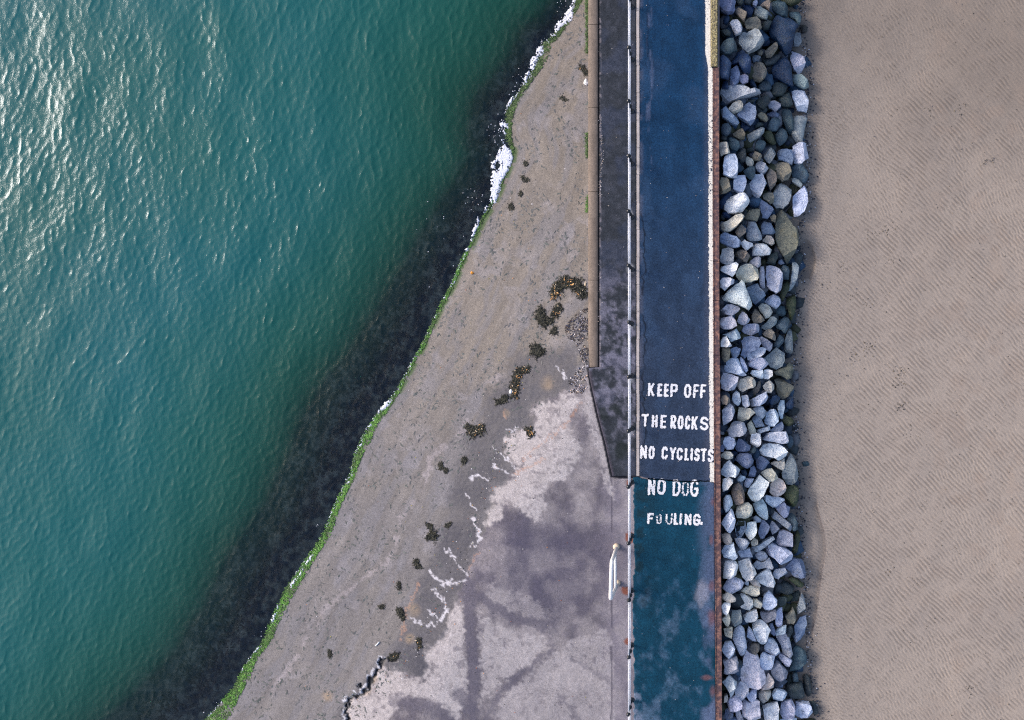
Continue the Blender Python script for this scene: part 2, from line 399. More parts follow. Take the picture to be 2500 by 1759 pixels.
def build_sea():
    ax = axis(-30, 1440, 2.9, -14000, 1500, 1.3); ay = axis(-30, 1790, 2.9, -9000, 9000, 1.3)
    X, Y = np.meshgrid(ax, ay); d = dwl(X, Y)
    x, y, _ = Pm(X, Y, np.full(X.shape, ZW))
    tA = wave_tile(1024, 30.0, 0.33, 0.70, math.radians(-8), 2.0, 3)
    tB = wave_tile(1024, 30.0, 0.24, 0.60, math.radians(-36), 2.0, 9)
    tC = wave_tile(1024, 30.0, 1.9, 0.5, math.radians(-5), 2.0, 12)
    amp = smooth(0, 170, -d)*0.35+0.65*smooth(0, 25, -d)
    far = smooth(-300, -30, X)*smooth(2300, 1800, Y)*smooth(-500, -30, Y)
    low = smooth(500, 1500, Y+0.35*X)            # calmer, slanting ripples towards the bottom of the view
    gust = 0.85+0.3*fbm(X/420, Y/420, 7, 3)
    wA = (0.060*(1-0.26*low))*amp*far*gust; wB = (0.030+0.036*low)*amp*far; wC = 0.022*amp*far
    Z = np.zeros_like(x); DX = np.zeros_like(x); DY = np.zeros_like(x)
    for (h, dx, dy, L), a, ch in ((tA, wA, 4.2), (tB, wB, 2.4), (tC, wC, .5)):
        n = h.shape[0]/L
        Z += a*sample(h, x*n, y*n); DX += a*ch*sample(dx, x*n, y*n); DY += a*ch*sample(dy, x*n, y*n)
    V = np.stack([x+DX, y+DY, ZW+Z], -1).reshape(-1, 3)
    depth = ZW-zbed(np.minimum(d, 0), Y)
    alpha = 1-np.exp(-(np.maximum(depth-0.07, 0)/0.55))
    alpha *= 0.96
    dk = d[:-1, :-1]; keep = (dk < 26)
    F = grid_faces(len(ay), len(ax), keep)
    V, F, al, off_ = compact(V, F, alpha.ravel(), smooth(40, 620, -d).ravel())
    m, n, b = new_mat("sea_water"); n.nodes.remove(b)
    pos = gcoord(n)
    at = n.nodes.new("ShaderNodeAttribute"); at.attribute_name = "murk"
    big = noise_node(n, 0.12, 3, .5, coord=pos)
    tint = ramp(n, big.outputs[0], [(0.35, tuple(lin(22,90,90))), (0.65, tuple(lin(20,92,99)))])
    ao = n.nodes.new("ShaderNodeAttribute"); ao.attribute_name = "offshore"
    tintc = mixc(n, ao.outputs["Fac"], tuple(lin(20,74,62)), tint.outputs[0])
    # fine wind ripples
    mp = n.nodes.new("ShaderNodeMapping"); mp.inputs["Scale"].default_value = (1.0, 0.45, 1.0); mp.inputs["Rotation"].default_value = (0, 0, math.radians(14))
    n.links.new(pos, mp.inputs["Vector"])
    rp = noise_node(n, 17.0, 5, .7, coord=mp.outputs[0])
    bp = n.nodes.new("ShaderNodeBump"); bp.inputs["Strength"].default_value = 0.26; bp.inputs["Distance"].default_value = 0.022
    n.links.new(rp.outputs[0], bp.inputs["Height"])
    df = n.nodes.new("ShaderNodeBsdfDiffuse"); n.links.new(tintc, df.inputs[0]); n.links.new(bp.outputs[0], df.inputs["Normal"])
    tr = n.nodes.new("ShaderNodeBsdfTransparent"); tr.inputs[0].default_value = (0.72, 0.86, 0.9, 1)
    m1 = n.nodes.new("ShaderNodeMixShader"); n.links.new(at.outputs["Fac"], m1.inputs[0]); n.links.new(tr.outputs[0], m1.inputs[1]); n.links.new(df.outputs[0], m1.inputs[2])
    gl = n.nodes.new("ShaderNodeBsdfGlossy"); gl.inputs["Roughness"].default_value = 0.07; n.links.new(bp.outputs[0], gl.inputs["Normal"])
    fr = n.nodes.new("ShaderNodeFresnel"); fr.inputs[0].default_value = 1.34; n.links.new(bp.outputs[0], fr.inputs["Normal"])
    m2 = n.nodes.new("ShaderNodeMixShader"); n.links.new(fr.outputs[0], m2.inputs[0]); n.links.new(m1.outputs[0], m2.inputs[1]); n.links.new(gl.outputs[0], m2.inputs[2])
    n.links.new(m2.outputs[0], n.nodes["Material Output"].inputs[0])
    obj("sea", raw_mesh("sea", V, F, m, True, None, {"murk": al, "offshore": off_}), kind="structure")
build_sea()

# ---------------------------------------------------------------- tidal sand with ripples
EDGE = [(1958,-900),(1958,0),(1950,60),(1965,140),(1972,200),(1970,300),(1972,400),(1972,480),(1950,560),(1952,620),(1945,700),(1942,780),(1936,860),(1938,920),(1936,1000),(1940,1060),(1945,1120),(1950,1180),(1946,1240),(1950,1300),(1955,1360),(1965,1400),(1966,1480),(1970,1540),(1972,1600),(1982,1680),(1998,1740),(2000,2600)]
_ey = np.array([p[1] for p in EDGE], float); _ex = np.array([p[0] for p in EDGE], float)
def xedge(y): return np.interp(y, _ey, _ex)
SCARP = [(1995,1240),(2012,1300),(2016,1345),(2006,1400),(1999,1450),(1993,1500),(1983,1540)]
def build_sand():
    ax = axis(1900, 2530, 2.3, 1780, 14000, 1.3); ay = axis(-30, 1790, 2.3, -9000, 9000, 1.3)
    X, Y = np.meshgrid(ax, ay)
    x, y, _ = Pm(X, Y, np.full(X.shape, ZS))
    def band(lam, wid, th0, spr, seed):
        N, L = 2048, 27.0; rng = np.random.default_rng(seed)
        k = 2*np.pi*np.fft.fftfreq(N, L/N); KX, KY = np.meshgrid(k, k); K = np.hypot(KX, KY); K[0, 0] = 1e-6
        th = np.arctan2(KY, KX); dth = np.angle(np.exp(2j*(th-th0)))/2
        A = np.exp(-((2*np.pi/K-lam)/wid)**2)*np.exp(-(dth/spr)**2); A[0, 0] = 0
        t = np.fft.ifft2(np.fft.fft2(rng.normal(size=(N, N)))*A).real
        return sample(t/t.std(), x*N/L, y*N/L)
    a = band(0.140, 0.026, math.radians(46), 0.27, 4)
    b = band(0.115, 0.025, math.radians(60), 0.8, 5)
    c = band(0.12, 0.03, math.radians(32), 0.50, 6)
    de = X-xedge(Y)
    zone = fbm(X/150, Y/150, 33, 3); zn2 = fbm(X/60, Y/60, 43, 3)
    near = smooth(170, 40, de+40*(zone-.5))
    upl = smooth(500, 60, Y+0.5*(2300-X))          # smoother, muddier towards the top left
    wa = (1-near)*(1-.45*upl)*(.35+.65*smooth(.25, .5, zone)); wb = near*smooth(4, 30, de)*(1-.7*upl)+.2; wc = (1-near)*smooth(.52, .40, zone)*(1-.4*upl)
    rip = a*wa+b*wb*.75+c*wc*.8
    rip = rip*(0.62+0.38*smooth(.32, .62, zn2*.6+zone*.4))
    rs = np.tanh(rip*0.9)
    scarp = seg_dist(X, Y, SCARP); side = X < np.interp(Y, [p[1] for p in SCARP], [p[0] for p in SCARP])
    basin = smooth(26, 4, scarp)*side
    hollow = smooth(1, .75, np.hypot((X-1968)/26, (Y-640)/56)+(vnoise(X/12, Y/12, 9)-.5)*.25)
    Z = ZS+0.009*rs+0.10*(zone-.5)-0.06*smooth(60, 5, de)-0.05*basin-0.07*hollow
    Z += (vnoise(X/4, Y/4, 3)-.5)*0.004
    base = lin(162,149,139)*(1-zone[..., None]*.45)+lin(140,129,123)*zone[..., None]*.45
    topd = np.clip(upl*.3+.42*smooth(900, 0, Y)*(.5+zone), 0, .7)[..., None]
    base = base*(1-topd)+lin(122,111,103)*topd
    wet = np.clip(smooth(46, 2, de+44*(zn2-.5))*.6, 0, 1)
    wet = np.maximum(wet*.9, hollow); wet = np.maximum(wet, .55*basin)
    col = base*(1-wet[..., None])+lin(122,112,105)*wet[..., None]
    # ripple shading put into the colour: troughs darker, crests slightly lighter
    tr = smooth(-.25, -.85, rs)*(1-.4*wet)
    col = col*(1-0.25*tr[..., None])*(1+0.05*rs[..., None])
    col = col*(0.92+0.16*fbm(X/9, Y/9, 55, 3)[..., None])
    tan_ = smooth(.55, .75, fbm(X/45, Y/45, 66, 3))*smooth(2150, 2350, X)
    col = col*(1-.25*tan_[..., None])+lin(148,130,118)*.25*tan_[..., None]
    ln = smooth(3.5, 1, scarp)
    col = col*(1-.5*ln[..., None])+lin(70,70,82)*.5*ln[..., None]
    rough = 0.85-0.35*wet
    V = np.stack(Pm(X, Y, Z), -1).reshape(-1, 3)
    m = attr_mat("tidal_sand", grain=((70, .12), (22, .07)), bump=.3, bscale=70, bdist=.006, spec=.25)
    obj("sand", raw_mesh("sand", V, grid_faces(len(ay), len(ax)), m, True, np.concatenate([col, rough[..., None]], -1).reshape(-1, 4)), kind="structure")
build_sand()

# ---------------------------------------------------------------- the causeway: ledge, upper path, lower path
Y0, Y1 = -420.0, 2250.0     # stretch built, a few metres beyond the picture
def xwall(y): return np.interp(y, [-420,0,500,900,1200,1450,1759,2250], [1755.5,1755.5,1755,1757,1759,1760.5,1762.5,1765])
JX = [1480,1494,1536,1558,1575,1620,1672,1714,1742,1770]; JY = [1163,1163.6,1164.7,1163.6,1169,1172.5,1177.5,1174.7,1177.5,1177.5]
def yjoint(x): return np.interp(x, JX, JY)+(vnoise(np.asarray(x, float)/4, np.asarray(x, float)*0, 77)-.5)*2.5
def slab(name, fx0, fx1, fy0, fy1, z, nx, ny, colf, mat, drop=.16, **props):
    s = np.linspace(0, 1, nx); t = np.linspace(0, 1, ny)
    s = np.concatenate([[0], s, [1]]); t = np.concatenate([[0], t, [1]])
    Sg, T = np.meshgrid(s, t)
    ya = Y0*(1-T)+T*1200
    X = fx0(ya)*(1-Sg)+fx1(ya)*Sg
    a = fy0(X); b = fy1(X); Y = a*(1-T)+b*T
    X = fx0(Y)*(1-Sg)+fx1(Y)*Sg
    Z = np.full(X.shape, z)+(vnoise(X/30, Y/30, 2)-.5)*.008
    Z[0, :] -= drop; Z[-1, :] -= drop; Z[:, 0] -= drop; Z[:, -1] -= drop
    V = np.stack(Pm(X, Y, z+0*X), -1); V[..., 2] = Z
    return obj(name, raw_mesh(name, V.reshape(-1, 3), grid_faces(len(t), len(s)), mat, False, colf(X, Y).reshape(-1, 4)), **props)
asphalt = attr_mat("asphalt", grain=((34, .55), (16, .22)), bump=.5, bscale=60, bdist=.012, spec=.12)
def cstack(c, r): return np.concatenate([c, np.full(c.shape[:2]+(1,), r)], -1)
def mixin(c, d, m): m = np.clip(m, 0, 1)[..., None]; return c*(1-m)+d*m
def ledge_col(X, Y):
    a = fbm(X/40, Y/40, 3, 4); b = fbm(X/14, Y/14, 13, 4)
    c = lin(50,54,62)*(0.75+.5*b[..., None])
    c = mixin(c, lin(50,62,88), smooth(.5, .7, a)*.3)
    pz = smooth(620, 800, Y)*smooth(1170, 960, Y)*.62+.07; b2 = fbm(X/7, Y/7, 33, 4)
    c = mixin(c, lin(126,125,142), smooth(.40, .66, b*.45+a*.25+b2*.3)*pz)
    c = mixin(c, lin(108,106,124), smooth(.42, .62, a*.6+b2*.4)*smooth(640, 720, Y)*.4*smooth(1120, 900, Y))
    for cx, cy, r in ((1527,908,13),(1540,922,10),(1470,1010,18),(1500,1000,16),(1520,1100,30)):
        c = mixin(c, lin(38,44,46), smooth(r, r*.4, np.hypot(X-cx, Y-cy)+(b-.5)*20)*.8)
    ed = np.interp(Y, [897,950,1025,1081,1163], [1437,1444,1461,1476,1494])
    c = mixin(c, lin(78,72,84), smooth(9, 2, X-ed)*(Y > 905)*.7)
    c = mixin(c, lin(128,122,130), smooth(.5, .7, vnoise(X/6, Y/6, 4))*smooth(5, 1, X-1465)*(Y < 900)*.6)
    c = mixin(c, lin(40,46,50), smooth(1548, 1553, X)*.5)
    for py in (516, 649, 787, 920, 1053):
        c = mixin(c, lin(150,152,160), .6*smooth(11, 2, np.hypot(X-1540, (Y-py-6)*.8)+(b-.5)*14))
    return cstack(c, .85)
slab("ledge", lambda y: np.where(y < 897, 1463.8, np.interp(y, [897,913,950,1025,1081,1163], [1437,1437.5,1445.5,1462.5,1477.5,1495])),
     lambda y: 0*y+1553.3, lambda x: 0*x+Y0, lambda x: 0*x+1162.8, ZP, 40, 620, ledge_col, asphalt, kind="structure")
def path_col(X, Y):
    a = fbm(X/60, Y/90, 5, 4); b = fbm(X/18, Y/26, 15, 4); f = smooth(250, 1000, Y)[..., None]
    c = lin(20,54,86)*(1-f)+lin(47,60,82)*f
    c = c*(0.72+.56*b[..., None])
    c = mixin(c, lin(56,80,112), smooth(.5, .72, a)*.3)
    # worn walking line, dusty verge
    c = mixin(c, lin(104,112,140), .35*smooth(10, 2, np.abs(X-1586-(a-.5)*14))*smooth(.5, .62, fbm(X/9, Y/45, 25, 3))*(Y < 420))
    c = mixin(c, lin(86,88,104), smooth(14, 3, X-1561)*.5*smooth(.3, .6, b))
    c = mixin(c, lin(84,86,104), smooth(1712, 1730, X)*.35)
    cr = np.abs(X-1572-3*np.sin(Y/31)-(vnoise(Y/13, Y*0, 6)-.5)*9)
    c = mixin(c, lin(16,20,30), .75*smooth(2.6, 1.2, cr)*smooth(470, 560, Y)*smooth(.25, .4, vnoise(Y/50, Y*0, 12)))
    cr = np.abs(X-1580-(vnoise(Y/20, Y*0, 16)-.5)*5)
    c = mixin(c, lin(12,22,44), .5*smooth(2.6, 1.2, cr)*(Y < 140))
    return cstack(c, .82)
slab("footpath", lambda y: 0*y+1561.8, lambda y: xwall(y)-14.6, lambda x: 0*x+Y0, lambda x: yjoint(x)-1.6, ZP-.004, 64, 640, path_col, asphalt, kind="structure")
def lower_col(X, Y):
    a = fbm(X/48, Y/70, 6, 4); b = fbm(X/15, Y/20, 16, 4)
    c = lin(14,60,82)*(0.72+.56*b[..., None])
    c = mixin(c, lin(92,112,138), smooth(.44, .72, a*.55+b*.45)*smooth(1330, 1480, Y)*.6)
    c = mixin(c, lin(96,104,136), smooth(1690, 1735, X)*smooth(.4, .6, a)*.55)
    c = mixin(c, lin(150,150,166), smooth(20, 4, np.hypot((X-1716)*.8, (Y-1452)*.45)+(b-.5)*22)*.6)
    c = mixin(c, lin(120,128,150), .6*smooth(.5, .62, b)*smooth(1580, 1552, X)*smooth(1640, 1690, Y))
    c = mixin(c, lin(22,40,46), .6*smooth(.52, .62, fbm(X/22, Y/22, 26, 3))*smooth(1620, 1555, X)*(Y < 1520))
    for cx, cy, rx, ry in ((1738,1432,12,22),(1738,1510,14,30),(1728,1655,22,8),(1740,1690,10,24),(1740,1225,8,16),(1736,1320,8,20)):
        c = mixin(c, lin(118,82,84), .65*smooth(1, .2, np.hypot((X-cx)/rx, (Y-cy)/ry)+(b-.5)*.6))
    return cstack(c, .7)
def lower_x0(y): return 1547+(vnoise(y/7, y*0, 19)-.5)*5+(vnoise(y/30, y*0, 29)-.5)*4
slab("footpath", lower_x0, lambda y: xwall(y)-14.6, lambda x: yjoint(x)+1.4, lambda x: 0*x+Y1, ZL, 64, 420, lower_col, asphalt, drop=.1, kind="structure")

# ---------------------------------------------------------------- quay wall with rusty steel capping on the rock side
conc = plain_mat("concrete_weathered", lin(120,114,112), .85, .25, var=.3, vscale=6, bump=.4)
rust = plain_mat("rusted_steel", lin(96,76,82), .8, .3, var=.25, vscale=9, bump=.5, bscale=30, col2=lin(176,128,110), thr=(.44,.78))
def wallstrip(name, y0, y1, off0, off1, z0, z1, mat, n=14, parent=None, rounded=0.006, **props):
    ys = np.linspace(y0, y1, n); prof = [(0, z0), (0, z1-rounded), (rounded*S, z1), (off1-off0-rounded*S, z1), (off1-off0, z1-rounded), (off1-off0, z0)]
    V = []
    for yy in ys:
        for dx, z in prof:
            a = P3(xwall(yy)+off0+dx, yy, 0.0); a[2] = z; V.append(a)
    k = len(prof); F = []
    for i in range(n-1):
        for j in range(k-1): F.append((i*k+j, (i+1)*k+j, (i+1)*k+j+1, i*k+j+1))
        F.append((i*k+k-1, (i+1)*k+k-1, (i+1)*k, i*k))
    bm = bmesh.new(); vv = [bm.verts.new(v) for v in V]
    for f in F: bm.faces.new([vv[q] for q in f])
    bm.faces.new(vv[:k]); bm.faces.new(vv[-k:][::-1])
    bmesh.ops.recalc_face_normals(bm, faces=bm.faces[:])
    me = bpy.data.meshes.new(name); bm.to_mesh(me); bm.free(); me.materials.append(mat)
    return obj(name, me, parent, **props)
wallstrip("quay_wall", Y0, Y1, -15.5, -0.6, -3.0, -0.02, conc, 40, label="concrete quay wall under the rusty capping between path and boulders", category="wall")
cap = empty("steel_capping", P3(1748, 900, 0.0)*[1, 1, 0], label="rusty brown steel capping strip along the wall beside the boulders", category="capping")
def adopt(o, par):
    o.parent = par; o.matrix_parent_inverse = par.matrix_world.inverted()
bpy.context.view_layer.update()
cy = [167,322,470,640,735,868,1037,1180,1296,1425,1530,1655,1740,1900,2080,2250]
for i, (a, b) in enumerate(zip(cy[:-1], cy[1:])):
    s_ = wallstrip("capping_section", a+.5, b-.5, -14.2+(i % 3)*.25, .3+((i*7) % 4)*.2, -.10, .064+((i*5) % 3)*.004, rust, 5, rounded=.012)
    adopt(s_, cap)
    lip = wallstrip("capping_lip", a+1, b-1, -14.6, -12.9, .05, .082+((i*5) % 3)*.004, rust, 5, rounded=.006); adopt(lip, cap)
lich, n_, b_ = new_mat("lichen_concrete")
p_ = gcoord(n_); t1 = noise_node(n_, 26, 3, .7, coord=p_)
r1 = ramp(n_, t1.outputs[0], [(.40, lin(44,44,44)), (.46, lin(128,118,100)), (.54, lin(150,134,76)), (.64, lin(190,180,154))])
n_.links.new(r1.outputs[0], b_.inputs["Base Color"]); b_.inputs["Roughness"].default_value = .9
bp_ = n_.nodes.new("ShaderNodeBump"); bp_.inputs["Strength"].default_value = .6; bp_.inputs["Distance"].default_value = .02
n_.links.new(t1.outputs[0], bp_.inputs["Height"]); n_.links.new(bp_.outputs[0], b_.inputs["Normal"])
wallstrip("concrete_upstand", Y0, 165.5, -20.2, -3.6, -.1, .13, lich, 12, rounded=.02, label="speckled yellow lichened concrete upstand at the wall's far end", category="upstand")
batten = plain_mat("grey_steel", lin(118,110,118), .6, .4, var=.2, vscale=5)
wallstrip("steel_batten", Y0, 321, -3.2, .9, -.25, .055, batten, 16, rounded=.01, label="thin grey steel batten on the wall edge beside the dark boulders", category="batten")

# coping along the sea side of the ledge
copm = attr_mat("coping_concrete", grain=((60, .25), (14, .25)), bump=.4, bscale=60)
cop = empty("coping", P3(1450, 300, 0)*[1, 1, 0], label="rounded brown concrete coping along the edge of the dark ledge", category="coping")
bpy.context.view_layer.update()
def coping_section(y0, y1):
    prof = [(1436.2,-2.6),(1436.2,-.20),(1436.8,-.13),(1439,-.075),(1443,-.03),(1449,.012),(1455,.035),(1459,.04),(1461,.03),(1461.4,-.15)]
    ys = np.linspace(y0, y1, max(4, int((y1-y0)/7))); V = []; col = []
    for yy in ys:
        for j, (px_, z) in enumerate(prof):
            wob = (float(vnoise(yy/40, j*3.1, 5))-.5)*1.2 if 2 < j < 8 else 0
            a = P3(px_+wob, yy, z if z > -1 else -.2); a[2] = z+wob*.006; V.append(a)
            q = float(fbm(np.array(yy/26.), np.array(px_/8.), 4, 3)); lf = (px_-1436)/25
            c = lin(118,106,99)*(1-lf)+lin(72,67,67)*lf
            col.append(np.append(c*(.7+.6*q), .85))
    k = len(prof); F = [(i*k+j, (i+1)*k+j, (i+1)*k+j+1, i*k+j+1) for i in range(len(ys)-1) for j in range(k-1)]
    o = obj("coping_section", raw_mesh("coping_section", np.array(V), np.array(F)[:, ::-1], copm, True, np.array(col)))
    adopt(o, cop)
for a, b in ((Y0,-120),(-119,60),(61,262),(263,468),(469,684),(685,896)): coping_section(a, b)

# pale edging kerb between ledge and path, stone by stone
kerbm = plain_mat("kerb_concrete", lin(176,168,168), .8, .3, var=.14, vscale=3.5, bump=.25)
ek = empty("edging_kerb", P3(1557, 400, 0)*[1, 1, 0], label="narrow pale concrete edging kerb between dark ledge and blue path", category="kerb")
bpy.context.view_layer.update()
hw = 3.5/S; kl = 66.3/S
km = box_mesh("kerb_stone", -hw, hw, -kl/2, kl/2, -.12, 0, kerbm, .006)
rk = random.Random(4)
for i in range(24):
    yc = 1163-33.4-i*66.9
    o = obj("kerb_stone", km); a = P3(1557.6+rk.uniform(-.35, .35), yc, .065)
    o.location = (a[0], a[1], .062+rk.uniform(-.004, .006)); o.rotation_euler = (0, 0, rk.uniform(-.004, .004))
    adopt(o, ek)

